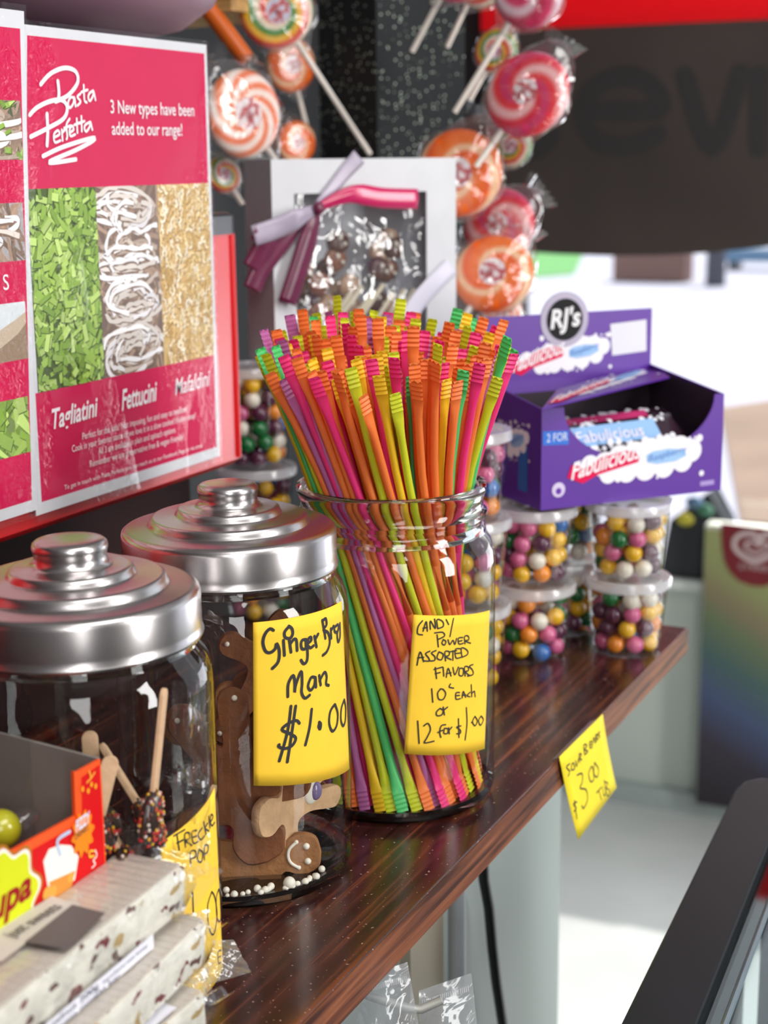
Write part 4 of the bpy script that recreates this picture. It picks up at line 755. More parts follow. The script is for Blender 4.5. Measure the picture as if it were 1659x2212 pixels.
for q, z, h, rr, where, lab in (
        (TA, 0, g, (.0255, .030, .0335), 'lower tub left of the shelf gap', 'bottom clear gumball tub just right of the straw jar'),
        (TA, g, g, (.0255, .030, .0335), 'tub under the left corner of the purple box', 'upper clear gumball tub under the left corner of the purple box'),
        (TB, 0, g, (.0265, .032, .0345), 'bottom right tub at the shelf end', 'bottom right clear gumball tub at the end of the shelf'),
        (TB, g, g, (.0265, .032, .0345), 'right tub directly under the purple box', 'upper right clear gumball tub directly under the purple box'),
        (TD, 0, g, (.0255, .030, .0325), 'hidden bottom tub between the two front stacks', 'bottom clear gumball tub set back between the two front stacks'),
        (TD, g, g, (.0255, .030, .0325), 'upper tub set back between the two front stacks', 'upper clear gumball tub set back between the two front stacks'),
        (TC, 0, .0645, (.0265, .032, .0345), 'lowest tub behind the straw jar', 'lowest of three clear gumball tubs behind the straw jar'),
        (TC, .0645, .0645, (.0265, .032, .0345), 'middle tub behind the straw jar', 'middle of three clear gumball tubs behind the straw jar'),
        (TC, .129, .0645, (.0265, .032, .0345), 'topmost tub behind the straw jar', 'topmost of three clear gumball tubs behind the straw jar'),
        (TE, 0, .066, (.0265, .032, .0345), 'lowest tub behind the gingerbread jar', 'lowest clear gumball tub seen through the gingerbread jar'),
        (TE, .066, .066, (.0265, .032, .0345), 'tub behind the gingerbread jar knob', 'clear gumball tub behind the knob of the middle jar lid'),
        (TE, .132, .085, (.0265, .031, .0335), 'tall tub beside the red machine', 'tall clear gumball tub beside the red machine under the gift box'),
        (TF, 0, .066, (.0265, .032, .0345), 'lowest tub behind the straws', 'lowest clear tub hidden under the gift box'),
        (TF, .066, .066, (.0265, .032, .0345), 'middle tub behind the straws', 'middle clear tub hidden under the gift box'),
        (TF, .132, .085, (.0265, .031, .0335), 'tall tub behind the straws', 'tall clear tub hidden behind the straws under the gift box')):
    tub((q.x, q.y), 1 + z, h, *rr, where, lab)
def cscore(c):
    sc = c[0]
    if 'hidden' in c[3] or 'behind the straws' in c[3]: sc -= 3
    if 'behind the straw jar' in c[3] and 'topmost' not in c[3]: sc -= .3
    if 'set back' in c[3]: sc -= .4
    return -sc
CANDS.sort(key=cscore)
for i, (dd, q, k, where) in enumerate(CANDS):
    if i < 300 and 'hidden' not in where and 'behind the straws' not in where:
        o = bpy.data.objects.new('gumball', gum_mesh(k)); COL.objects.link(o); o.location = q
        tag(o, k + ' gumball in the ' + where, 'gumball', 'gumballs in the ' + where)
    else: rest.ball(q, RB, 12, 8, col=GC[k])
tag(rest.build('packed_gumballs', pr('gumball_mixed', (200, 150, 100), .2, attr=True, coat=.5)), 'mass of mixed gumballs packed deeper inside the clear tubs', 'gumballs', kind='stuff')
# ------------------------------------------------------------------ white gift box with ribbon
c1 = at(585, 350, 1.26); c2 = at(985, 335, 1.33); c1.z = c2.z = ZS + .383; e = (c2 - c1); WB = e.length; e.normalize(); nb = V((-e.y, e.x, 0)); zb = ZS + .218; HB = ZS + .383 - zb; DB = .06
t = thing('gift_box', 'white window gift box of chocolates tied with purple ribbon', 'gift box', (c1.x, c1.y, zb))
def gb(u, v, d=0): q = c1 + e * u - nb * d; return V((q.x, q.y, zb + v))      # d>0 towards the viewer
wx0, wx1, wy0, wy1 = .0195, .140, .016, .1375
m = MB(); o4 = [(0, 0), (WB, 0), (WB, HB), (0, HB)]; i4 = [(wx0, wy0), (wx1, wy0), (wx1, wy1), (wx0, wy1)]
for k in range(4):
    l = (k + 1) % 4; m.hexa([gb(*o4[k]), gb(*o4[l]), gb(*i4[l]), gb(*i4[k])], [gb(*o4[k], -.0015), gb(*o4[l], -.0015), gb(*i4[l], -.0015), gb(*i4[k], -.0015)])
m.build('front_panel', M_WHITE, t, smooth=False)
m = MB()
for a, b_, u0, u1 in (((0, 0), (0, HB), 0, .0012), ((WB - .0012, 0), (WB - .0012, HB), 0, .0012)):
    m.hexa([gb(a[0], 0, -.0015), gb(a[0] + .0012, 0, -.0015), gb(a[0] + .0012, 0, -DB), gb(a[0], 0, -DB)], [gb(a[0], HB, -.0015), gb(a[0] + .0012, HB, -.0015), gb(a[0] + .0012, HB, -DB), gb(a[0], HB, -DB)])
for v0 in (0, HB - .0012): m.hexa([gb(.0012, v0, -.0015), gb(WB - .0012, v0, -.0015), gb(WB - .0012, v0, -DB), gb(.0012, v0, -DB)], [gb(.0012, v0 + .0012, -.0015), gb(WB - .0012, v0 + .0012, -.0015), gb(WB - .0012, v0 + .0012, -DB), gb(.0012, v0 + .0012, -DB)])
m.hexa([gb(0, 0, -DB), gb(WB, 0, -DB), gb(WB, HB, -DB), gb(0, HB, -DB)], [gb(0, 0, -DB - .0012), gb(WB, 0, -DB - .0012), gb(WB, HB, -DB - .0012), gb(0, HB, -DB - .0012)]); m.build('carton', M_WHITE, t, smooth=False)
m = MB(); n = 22; vs = []
for j in range(n + 1):
    for i in range(n + 1): u, v = i / n, j / n; vs.append(gb(wx0 + (wx1 - wx0) * u, wy0 + (wy1 - wy0) * v, -.004 + .0025 * math.sin(u * 13 + v * 7) * math.sin(v * 11 - u * 5)))
m.add(vs, [(j * (n + 1) + i, j * (n + 1) + i + 1, (j + 1) * (n + 1) + i + 1, (j + 1) * (n + 1) + i) for j in range(n) for i in range(n)]); m.build('window_film', M_CELLOBIG, t)['label'] = 'crinkled clear window'
rc = random.Random(4); MC = [pr('choc_' + n_, c, .4, coat=.2) for n_, c in (('milk', (142, 92, 70)), ('tan', (184, 150, 124)), ('dark', (88, 54, 44)))]; MW = pr('candy_white', (240, 234, 220), .4); MS = pr('paddle_stick', (232, 222, 196), .6)
for k in range(24):
    u, v = rc.uniform(.03, .128), rc.uniform(.03, .10); q = gb(u, v, -.016 - rc.uniform(0, .02)); m = MB(); m.ball((0, 0, 0), .0105, 16, 10, sc=(1, .5, 1), rot=Matrix.Rotation(rc.uniform(-.6, .6), 3, 'Y') @ Matrix.Rotation(YAW + .5, 3, 'Z'))
    m.v = [q + w_ for w_ in m.v]; o = m.build('chocolate_piece', MC[k % 3], origin=q); tag(o, ('milk brown', 'tan', 'dark brown')[k % 3] + ' round chocolate inside the gift box window', 'chocolate', 'chocolates in the gift box')
    m = MB(); m.ball(q + V((0, 0, .003)) - nb * .0055, .0022, 8, 6); m.ball(q + V((.003, .003, -.002)) - nb * .0055, .0018, 8, 6); m.build('icing_dots', MW, o)
for k in range(7):
    a = gb(.045 + .011 * k, .022 + rc.uniform(-.004, .006), -.012); b_ = gb(.075 + .010 * k, .062 + rc.uniform(-.01, .01), -.013); m = MB(); m.tube([a, b_], .0022, 8); tag(m.build('paddle_stick', MS, origin=a), 'pale stick lying low in the gift box window', 'stick', 'pale sticks in the gift box')
M_RIB = pr('satin_ribbon', (108, 32, 68), .3, spec=.6, coat=.3, var=(60, .12)); M_RIBG = pr('satin_ribbon_pale', (176, 166, 186), .3, spec=.6, var=(60, .1)); M_RIBP = pr('satin_ribbon_pink', (206, 28, 98), .28, spec=.6, coat=.3)
rb = thing('ribbon_bow', 'purple and pink satin ribbon tied on the white gift box', 'ribbon', tuple(gb(.04, .13, .006)))
def gpx(px, py, d=0):      # a picture point met with the box front
    r_ = ray(px, py); n_ = -nb; tt = ((c1 + n_ * d) - CAMP).dot(n_) / r_.dot(n_); return CAMP + r_ * tt
def band(name, pts, w, mat, wav=0, lab=None):
    """ribbon strip through picture points (x, y, height off the box)"""
    P = [gpx(x, y, d) for x, y, d in pts]; Q = []
    for k in range(len(P) - 1):
        a, b_, c, d = P[max(k - 1, 0)], P[k], P[k + 1], P[min(k + 2, len(P) - 1)]
        for s in range(6): u = s / 6; Q.append(.5 * (2 * b_ + (c - a) * u + (2 * a - 5 * b_ + 4 * c - d) * u * u + (3 * b_ - a - 3 * c + d) * u ** 3))
    Q.append(P[-1]); m = MB(); vs = []
    for k, q in enumerate(Q):
        tg = (Q[min(k + 1, len(Q) - 1)] - Q[max(k - 1, 0)]).normalized(); sd = tg.cross(nb).normalized(); ww = w[0] + (w[1] - w[0]) * min(1, k / 8)
        for f in (-1, -.5, 0, .5, 1): vs.append(q + sd * (ww / 2 * f) - nb * (wav * math.cos(f * 4)))
    m.add(vs, [(k * 5 + j, k * 5 + j + 1, k * 5 + j + 6, k * 5 + j + 5) for k in range(len(Q) - 1) for j in range(4)]); o = m.build(name, mat, rb, solid=.0003)
    if lab: o['label'] = lab
    return o
band('ribbon_strap', [(776, 338, .002), (735, 385, .002), (690, 445, .004)], (.014, .010), M_RIBG, lab='pale ribbon over the top edge')
band('ribbon_tail', [(690, 447, .006), (760, 420, .010), (830, 428, .009), (903, 430, .008)], (.006, .0165), M_RIBP, .001, 'bright pink ribbon tail')
band('ribbon_loop', [(690, 450, .006), (650, 468, .012), (605, 490, .010), (548, 510, .010)], (.006, .0165), M_RIBG, .001, 'pale shiny loop')
band('ribbon_loop', [(548, 500, .010), (575, 515, .008), (565, 545, .006), (545, 580, .004)], (.012, .018), M_RIB, .001)
band('ribbon_tail', [(688, 452, .006), (672, 500, .010), (650, 570, .010), (622, 655, .009)], (.006, .0165), M_RIB, .0012, 'dark purple ribbon tail')
band('ribbon_tail', [(682, 455, .005), (630, 500, .006), (570, 575, .004), (545, 625, .003)], (.006, .016), M_RIB, .0008)
band('ribbon_strap', [(975, 575, .002), (940, 610, .002), (905, 650, .002), (880, 690, .002)], (.016, .016), pr('satin_white', (222, 220, 236), .35), lab='white ribbon strap at lower right')
m = MB(); m.ball(gpx(688, 450, .010), .005, 14, 10, sc=(1, 1, 1.1)); m.build('knot', M_RIB, rb)
# ------------------------------------------------------------------ purple display box of wrapped bars
zp = ZS + .1235; PA = onz(1168, 1103, zp); PB_ = onz(1557, 1058, zp); e = (PB_ - PA); WP = e.length; e.normalize(); npv = V((-e.y, e.x, 0)); HP = ZS + .2005 - zp; DP = .102
def pb(u, v, d=0): q = PA + e * u + npv * d; return V((q.x, q.y, zp + v))    # d>0 towards the back
M_PUR = pr('purple_card', (86, 30, 150), .4, var=(4, .05)); M_PURD = pr('purple_card_inside', (44, 30, 44), .7)
t = thing('display_box', 'purple open display box of wrapped bars on the gumball tubs', 'display box', tuple(PA))
cx, rx, ry = WP * .53, WP * .415, HP * .56; nseg = 28
m = MB(); top = []
arc = [(cx + rx * math.cos(PI + PI * k / nseg), HP + .006 * 0 - ry * math.sin(PI * k / nseg) if 0 < k < nseg else HP) for k in range(nseg + 1)]
poly = [(0, 0), (WP, 0), (WP, HP)] + arc[::-1] + [(0, HP)]
m.prism([pb(u, v, 0) for u, v in poly], npv * .0012); m.build('front_panel', M_PUR, t, smooth=False)
m = MB(); m.prism([pb(0, 0, .0012), pb(0, HP, .0012), pb(0, HP + .012, DP), pb(0, 0, DP)], e * .0012); m.build('left_side', M_PUR, t, smooth=False)
m = MB(); m.prism([pb(WP, 0, .0012), pb(WP, HP, .0012), pb(WP, HP + .012, DP), pb(WP, 0, DP)], e * -.0012); m.build('right_side', M_PUR, t, smooth=False)
m = MB(); m.prism([pb(.0012, 0, .0012), pb(WP - .0012, 0, .0012), pb(WP - .0012, 0, DP), pb(.0012, 0, DP)], (0, 0, .0012)); m.build('bottom', M_PURD, t, smooth=False)
m = MB(); m.quad(pb(WP - .0014, .002, .002), pb(WP - .0014, HP - .001, .002), pb(WP - .0014, HP + .010, DP - .001), pb(WP - .0014, .002, DP - .001)); m.quad(pb(.001, .002, DP - .0006), pb(WP - .001, .002, DP - .0006), pb(WP - .001, HP - .004, DP - .0006), pb(.001, HP - .004, DP - .0006)); m.build('inside_faces', M_PURD, t, smooth=False)['label'] = 'dark inside faces'  # darker sheets laid over the right and back inner faces
HH = .1355; m = MB(); m.prism([pb(.0, 0, DP), pb(WP, 0, DP), pb(WP, HH, DP), pb(0, HH, DP)], npv * .0012); hd = m.build('header_card', M_PUR, t, smooth=False)
hc = None
def hpx(px, py, d=0): r_ = ray(px, py); tt = ((PA + npv * (DP - d)) - CAMP).dot(npv) / r_.dot(npv); q = CAMP + r_ * tt; return ((q - PA).dot(e), q.z - zp)
def fpx(px, py, d=0): r_ = ray(px, py); tt = (PA - CAMP).dot(npv) / r_.dot(npv); q = CAMP + r_ * tt; return ((q - PA).dot(e), q.z - zp)
hf = lambda d: (lambda x, y: pb(x, y, DP - d)); fr = lambda d: (lambda x, y: pb(x, y, -d))
def disc(m, f, c, r, col=None, n=40): f = lifted(m, f); m.add([f(c[0] + r * math.cos(2 * PI * k / n), c[1] + r * math.sin(2 * PI * k / n)) for k in range(n)], [tuple(range(n))], col)
c = hpx(1219, 690); rr = (hpx(1270, 690)[0] - c[0])
m = MB(); m.add([hf(.0006)(c[0] + rr * math.cos(a), c[1] + rr * math.sin(a)) for a in [2 * PI * k / 40 for k in range(40)]] + [hf(-.0008)(c[0] + rr * math.cos(a), c[1] + rr * math.sin(a)) for a in [2 * PI * k / 40 for k in range(40)]], [tuple(range(40))] + [(k, (k + 1) % 40, 40 + (k + 1) % 40, 40 + k) for k in range(40)] + [tuple(range(79, 39, -1))])
bd = m.build('round_badge', pr('badge_grey', (176, 168, 190), .45), hd, smooth=False)
m = MB(); disc(m, hf(.0009), c, rr * .76, (34, 34, 36)); q = (c[0] - rr * .58, c[1] - rr * .22)
put_text(m, "RJ's", hf(.0013), c[0] + rr * .02, c[1] - rr * .3, width=rr * 1.25, height=rr * .95, shear=.12, bold=.03, slope=.06, col=(236, 236, 238), center=True); m.build('badge_print', M_PRINT, hd, smooth=False)
def splash(m, f, pxf, sgn_=1.0, txt=True):
    """white splash with pink and blue lettering panels, coordinates relative to a logo 380 x 180 picture units"""
    rs_ = random.Random(8); W2 = (240, 238, 246); S = pxf
    for x, y, r in ((40, 120, 20), (70, 100, 26), (110, 95, 30), (150, 78, 34), (190, 68, 36), (230, 62, 40), (270, 58, 42), (310, 52, 38), (345, 45, 26), (120, 125, 24), (170, 115, 28), (220, 105, 30), (270, 98, 28), (320, 80, 26)): 
        q = S(x, y); q2 = S(x + r, y); disc(m, f(.0003), q, abs(q2[0] - q[0]), W2, 20)
    for k in range(34):
        a = rs_.uniform(0, 1); x = 120 + a * 260; y = (20 - a * 8 if rs_.random() < .6 else 140 - a * 35) + rs_.uniform(-18, 18); q = S(x, y); q2 = S(x + rs_.uniform(3, 9), y); disc(m, f(.0003), q, abs(q2[0] - q[0]), W2, 10)
    m.add([f(.0006)(*S(*q)) for q in ((8, 140), (20, 95), (60, 105), (100, 70), (170, 45), (205, 55), (200, 85), (150, 105), (90, 130), (50, 160))], [tuple(range(10))], (222, 24, 84))
    m.add([f(.0006)(*S(*q)) for q in ((222, 62), (240, 48), (285, 38), (325, 42), (330, 62), (300, 82), (250, 92), (224, 86))], [tuple(range(8))], (158, 196, 236))
    a, b_ = S(18, 148), S(205, 68); put_text(m, 'Fabulicious', f(.0009), a[0], a[1], width=b_[0] - a[0], height=abs(S(0, 0)[1] - S(0, 84)[1]), shear=.25, bold=.015, slope=(b_[1] - a[1]) / (b_[0] - a[0]), col=(250, 246, 250))
    a, b_ = S(228, 84), S(330, 48); put_text(m, 'Raspberry', f(.0009), a[0], a[1], width=b_[0] - a[0], height=abs(S(0, 0)[1] - S(0, 34)[1]), shear=.1, slope=(b_[1] - a[1]) / (b_[0] - a[0]), col=(110, 150, 214))
m = MB(); splash(m, hf, lambda x, y: hpx(1095 + x * .60, 722 + y * .56)); a = [hpx(*q) for q in ((1318, 700), (1396, 690), (1396, 758), (1322, 768))]; m.add([hf(.0003)(*q) for q in a], [(0, 1, 2, 3)], (226, 226, 234)); m.build('header_print', M_PRINT, hd, smooth=False)
m = MB(); splash(m, fr, lambda x, y: fpx(1218 + x * .80, 945 + y * .62))
a = [fpx(*q) for q in ((1172, 932), (1228, 930), (1228, 960), (1172, 962))]; m.add([fr(.0003)(*q) for q in a], [(0, 1, 2, 3)], (64, 120, 214)); q = fpx(1180, 955); put_text(m, '2 FOR', fr(.0007), q[0], q[1], width=.018, height=.009, col=(230, 236, 250))
q = fpx(1206, 1058); q2 = fpx(1220, 1058); disc(m, fr(.0003), q, q2[0] - q[0], (214, 204, 232), 20); disc(m, fr(.0005), (q[0], q[1] - .001), (q2[0] - q[0]) * .45, (110, 60, 170), 16)
a = [fpx(*q) for q in ((1512, 1040), (1542, 1036), (1542, 1046), (1512, 1050))]; m.add([fr(.0003)(*q) for q in a], [(0, 1, 2, 3)], (170, 150, 210)); m.build('front_print', M_PRINT, t, smooth=False)
ls = lambda d: (lambda x, y: pb(-d, y, .1 - x))
m = MB(); splash(m, ls, lambda x, y: (.012 + x * .00019 * 1.0, .062 - y * .00022)); m.add([ls(.0003)(*q) for q in ((.066, .01), (.08, .01), (.08, .045), (.066, .045))], [(0, 1, 2, 3)], (58, 104, 180)); m.build('side_print', M_PRINT, t, smooth=False)
def bar(label, a, b_, w, hgt, nrm, body, seedn, blue=False):
    d = (b_ - a); ln = d.length; d.normalize(); sd = d.cross(nrm).normalized(); t2 = thing('wrapped_bar', label, 'candy bar', tuple((a + b_) / 2), 'wrapped bars in the purple box'); m = MB(); N2 = 14; vs = []
    for i in range(N2 + 1):
        u = i / N2; k = 1 if .08 < u < .92 else (.35 if u in (0, 1) else .75)
        for j in range(12):
            an = 2 * PI * j / 12; vs.append(a + d * (u * ln) + sd * (w / 2 * math.copysign(abs(math.cos(an)) ** .7, math.cos(an)) * (1 if .03 < u < .97 else 1.05)) + nrm * (hgt / 2 * k * math.sin(an) * (1 if .03 < u < .97 else .12)))
    m.add(vs, [(i * 12 + j, i * 12 + (j + 1) % 12, (i + 1) * 12 + (j + 1) % 12, (i + 1) * 12 + j) for i in range(N2) for j in range(12)] + [tuple(range(11, -1, -1)), tuple(N2 * 12 + j for j in range(12))]); m.build('wrapper', body, t2)
    m = MB(); rs_ = random.Random(seedn); f = lambda x, y, dd=.0: a + d * x + sd * y + nrm * (hgt / 2 * (1 - (abs(y) / (w / 2)) ** 3 * .4) + .0004 + dd)
    for k in range(40): x, y = rs_.uniform(.08, .92) * ln, rs_.choice((-1, 1)) * rs_.uniform(.25, .42) * w; disc(m, lambda p_, q_: f(p_, q_), (x, y), rs_.uniform(.0012, .003), (234, 234, 244), 10)
    m.add([f(x * ln, y * w, .0004) for x, y in ((.18, -.3), (.82, -.3), (.82, .3), (.18, .3))], [(0, 1, 2, 3)], (204, 60, 120) if not blue else (150, 190, 236)); put_text(m, 'Fabulicious', lambda x, y: f(x, -y, .0008), ln * .2, -w * .2, width=ln * .5, height=w * .5, shear=.2, col=(250, 240, 248)); m.build('wrapper_print', M_PRINT, t2, smooth=False); return t2
M_BAR = pr('bar_wrap', (70, 30, 100), .25, coat=.4, bump=(80, .3, .002)); M_BARD = pr('bar_wrap_dark', (50, 30, 44), .3, coat=.3, bump=(80, .3, .002))
fz_ = ZS + .2046; fc = [onz(px, py, fz_ + dz) for px, py, dz in ((1171, 886, 0), (1446, 817, .002), (1402, 788, .002), (1203, 846, 0))]
m = MB(); m.prism(fc, (0, 0, .0014)); fl = m.build('top_flap', M_PUR, t, smooth=False); fl['label'] = 'purple flap with white splash print folded across the top'
fm = lambda d: (lambda x, y: (fc[0] * (1 - x) + fc[1] * x) * (1 - y) + (fc[3] * (1 - x) + fc[2] * x) * y + V((0, 0, .0014 + d)))
m = MB(); splash(m, fm, lambda x, y: (x / 390, 1 - y / 170)); m.build('flap_print', M_PRINT, fl, smooth=False)
bar('bar with blue and pink print seen through the cut-out of the purple box', pb(.012, .046, .016), pb(WP - .03, .049, .018), .030, .010, (-npv + V((0, 0, 1.0))).normalized(), M_BARD, 2, True)
bar('dark bar at the back inside the purple box', pb(.012, .046, .045), pb(WP - .012, .050, .05), .032, .012, (-npv * .6 + V((0, 0, 1))).normalized(), M_BARD, 3)
bar('bar lying at the bottom of the purple box', pb(.012, .016, .03), pb(WP - .012, .016, .03), .034, .012, V((0, 0, 1)), M_BARD, 4)
# ------------------------------------------------------------------ gingerbread men in the middle jar
GING = [pr('gingerbread_' + n_, c, .85, bump=(260, .5, .002), var=(90, .14)) for n_, c in (('dark', (126, 76, 44)), ('brown', (156, 106, 64)), ('pale', (206, 166, 126)))]
HALF = [(0, .0395), (.0085, .0372), (.0118, .0285), (.0088, .0195), (.0135, .0160), (.0262, .0178), (.0318, .0118), (.0285, .0048), (.0138, .0035), (.0118, -.0085), (.0165, -.0245), (.0188, -.0345), (.0135, -.0405), (.0062, -.0378), (.0022, -.0205), (0, -.0170)]
def outline():
    h = smooth2(HALF, 4); return h + [(-x, y) for x, y in h[-2:0:-1]]
def gman(label, c, rot, s, mat, face=True, dots=True, nrm=None, button=None):
    """flat iced biscuit standing in the plane that faces the shop front"""
    n_ = nrm or (V((CAMP.x - c[0], CAMP.y - c[1], .12))).normalized(); n_.normalize(); rx = V((0, 0, 1)).cross(n_).normalized(); ry = n_.cross(rx); ca, sa = math.cos(rot), math.sin(rot)
    mx_ = lambda c_: max(((V(c_) + rx * ((x * ca - y * sa) * s) + ry * ((x * sa + y * ca) * s)).to_2d() - V(J2)).length for x, y in HALF + [(-x, y) for x, y in HALF])
    c = V(c)
    for _ in range(60):
        if mx_(c) < .0582: break
        dl = V(J2) - c.to_2d(); c += V((dl.x, dl.y, 0)).normalized() * .0012
    t = thing('gingerbread_man', label, 'biscuit', tuple(c), 'gingerbread men in the middle jar')
    f = lambda x, y, d=0: V(c) + rx * ((x * ca - y * sa) * s) + ry * ((x * sa + y * ca) * s) + n_ * d
    m = MB(); th = .0055; pts = outline(); n = len(pts); rings = []
    for d, ins in ((-th / 2, .94), (-th / 2 + .0012, 1), (th / 2 - .0014, 1), (th / 2, .94)): rings += [f(x * (1 if ins == 1 else .965), y * (1 if ins == 1 else .975) , d) for x, y in pts]
    m.add(rings, [tuple(range(n - 1, -1, -1)), tuple(3 * n + j for j in range(n))] + [(k * n + j, k * n + (j + 1) % n, (k + 1) * n + (j + 1) % n, (k + 1) * n + j) for k in range(3) for j in range(n)]); m.build('biscuit', mat, t)
    if face:
        for sx in (-.0042, .0042):
            m = MB(); m.ball(f(sx, .0315, th / 2), .0019 * s, 12, 8); m.build('icing_eye', MW, t)
        m = MB(); sm = smooth2([(-.0072, .0262), (-.004, .0222), (0, .021), (.004, .0222), (.0072, .0262)], 4); m.tube([f(x, y, th / 2 + .0003) for x, y in sm], .0009 * s, 8); m.ball(f(-.0072, .0262, th / 2), .0013 * s, 10, 6); m.ball(f(.0072, .0262, th / 2), .0013 * s, 10, 6); m.build('icing_smile', MW, t)
    if dots:
        for x, y in ((.0272, .0105), (-.0272, .0105), (.0135, -.0355), (-.0135, -.0355)):
            m = MB(); m.ball(f(x, y, th / 2), .0014 * s, 10, 6); m.build('icing_dot', MW, t)
    if button:
        p0 = f(*button, th / 2); m = MB(); R3 = Matrix((rx, n_, ry)).transposed(); m.ball(p0, .0078, 20, 12, sc=(.85, .3, 1), rot=R3); ic = m.build('icing_blob', MW, t)
        m = MB(); m.ball(p0 + n_ * .0018 + rx * .0022 - ry * .0006, .0052, 20, 12, sc=(.85, .45, 1), rot=R3); m.build('candy_button', pr('lilac_candy', (128, 112, 156), .25, coat=.5), ic)['label'] = 'lilac candy button'
    return t
c3 = at(508, 1688, .842); gman('dark gingerbread man upside down at the front, one arm reaching right', c3, -2.80, 1.2, GING[0], face=False)
c3 = at(540, 1856, .850); gman('gingerbread man lying on its side with iced smile near the jar bottom', c3, -1.5, .98, GING[1])
gman('pale gingerbread man with lilac candy button on the right of the jar', (J2[0] + .046, J2[1] + .004, ZS + .043), 1.62, .92, GING[2], face=False, dots=False, nrm=V((1, -.16, .03)), button=(.001, -.011))
c3 = at(590, 1600, .886); gman('gingerbread man upright behind the yellow note', c3, .3, 1.1, GING[0])
c3 = at(600, 1460, .885); gman('topmost gingerbread man hidden by the yellow note', c3, -.4, 1.05, GING[0])
c3 = at(500, 1600, .885); gman('shadowed gingerbread man at the left wall of the middle jar', c3, 1.2, 1.0, GING[1])
rq = random.Random(6)
for k in range(46):
    a = rq.uniform(-2.3, -.1); r = .0585 - abs(rq.gauss(0, .0035)); rad = rq.uniform(.0012, .0022) if k else .0034; q = V((J2[0] + r * math.cos(a), J2[1] + r * math.sin(a), ZS + .0068 + rad)); m = MB(); m.ball((0, 0, 0), rad, 10, 7); m.v = [q + w_ for w_ in m.v]
    tag(m.build('sugar_pearl', MW, origin=q), 'white sugar pearl on the floor of the gingerbread jar', 'sugar pearl', 'sugar pearls in the gingerbread jar')
# ------------------------------------------------------------------ chocolate pops in the nearest jar
MCH = pr('dark_chocolate', (40, 24, 20), .35, coat=.2); MWD = pr('craft_stick', (206, 170, 134), .75, var=(200, .1), bump=(300, .3, .001)); SPC = [pr('sprinkle_' + n_, c, .35) for n_, c in (('red', (190, 40, 50)), ('white', (200, 186, 176)), ('yellow', (206, 160, 40)), ('maroon', (110, 34, 36)), ('orange', (180, 76, 40)), ('brown', (90, 50, 40)))]
def pop(label, bot, top, dep, rad, edge, dep2=None):
    """chocolate freckle on a flat wooden stick; stick seen edge-on or flat"""
    a, b_ = at(*bot, dep), at(*top, dep2 or dep); d = (b_ - a).normalized(); t = thing('chocolate_pop', label, 'lollipop', tuple(a), 'chocolate pops in the nearest jar')
    n_ = (CAMP - a).normalized(); n_ = (n_ - d * n_.dot(d)).normalized(); s = d.cross(n_)
    if edge: n_, s = (s * .97 + n_ * .25).normalized(), None; s = d.cross(n_)
    w_, th = .0036, .0010; m = MB(); L_ = (b_ - a).length; pts = [(-w_, 0), (w_, 0)] + [(w_ * math.cos(PI * k / 10), L_ - w_ + w_ * math.sin(PI * k / 10)) for k in range(11)]
    m.prism([a + s * x + d * y - n_ * th for x, y in pts], n_ * 2 * th); m.build('wooden_stick', MWD, t, bevel=.0004)
    c = a - d * rad * .5; R3 = Matrix((s, d, n_)).transposed(); m = MB(); m.ball(c, rad, 24, 14, sc=(1, 1, .32), rot=R3); ch = m.build('chocolate_disc', MCH, t)
    q_ = random.Random(int(bot[0])); mbs = [MB() for _ in SPC]
    for k in range(130):
        u = q_.uniform(.0, 1); ph = q_.uniform(0, 2 * PI); r_ = math.sqrt(u) * rad; sg_ = 1 if q_.random() < .7 else -1; h = .32 * math.sqrt(max(0, rad * rad - r_ * r_)) * sg_; mbs[k % 6].ball(c + s * (r_ * math.cos(ph)) + d * (r_ * math.sin(ph)) + n_ * h, .00085, 6, 4)
    for mm_, mt_ in zip(mbs, SPC): mm_.build('sprinkles', mt_, ch)['kind'] = 'stuff'
    return t
pop('sprinkled chocolate pop with long upright stick seen edge-on in the nearest jar', (330, 1735), (355, 1486), .672, .0125, True)
pop('sprinkled chocolate pop with stick leaning left beside the upright one', (308, 1752), (218, 1606), .685, .012, True)
pop('sprinkled chocolate pop stick with rounded end standing behind the grey card', (205, 1760), (193, 1578), .690, .011, False)
pop('sprinkled chocolate pop stick tilted right behind the red box corner', (205, 1780), (242, 1632), .668, .011, False)
pop('sprinkled chocolate pop with stick end low beside the nougat wrapper', (268, 1850), (224, 1764), .672, .011, True)
pop('sprinkled chocolate pop with stick at the right wall of the nearest jar', (440, 1790), (463, 1695), .742, .011, True)
ca = at(425, 1640, .72); vs = []; m = MB(); n = 14
for j in range(n + 1):
    for i in range(n + 1):
        u, v = i / n, j / n; q = at(372 + 82 * u, 1470 + 380 * v, .700 + .006 * math.sin(u * 9 + v * 6) + .004 * math.sin(v * 17)); vs.append(q)
m.add(vs, [(j * (n + 1) + i, j * (n + 1) + i + 1, (j + 1) * (n + 1) + i + 1, (j + 1) * (n + 1) + i) for j in range(n) for i in range(n)]); tag(m.build('cellophane_sleeve', M_CELLO, origin=ca), 'crumpled clear cellophane sleeve on the right inside the nearest jar', 'wrapper')
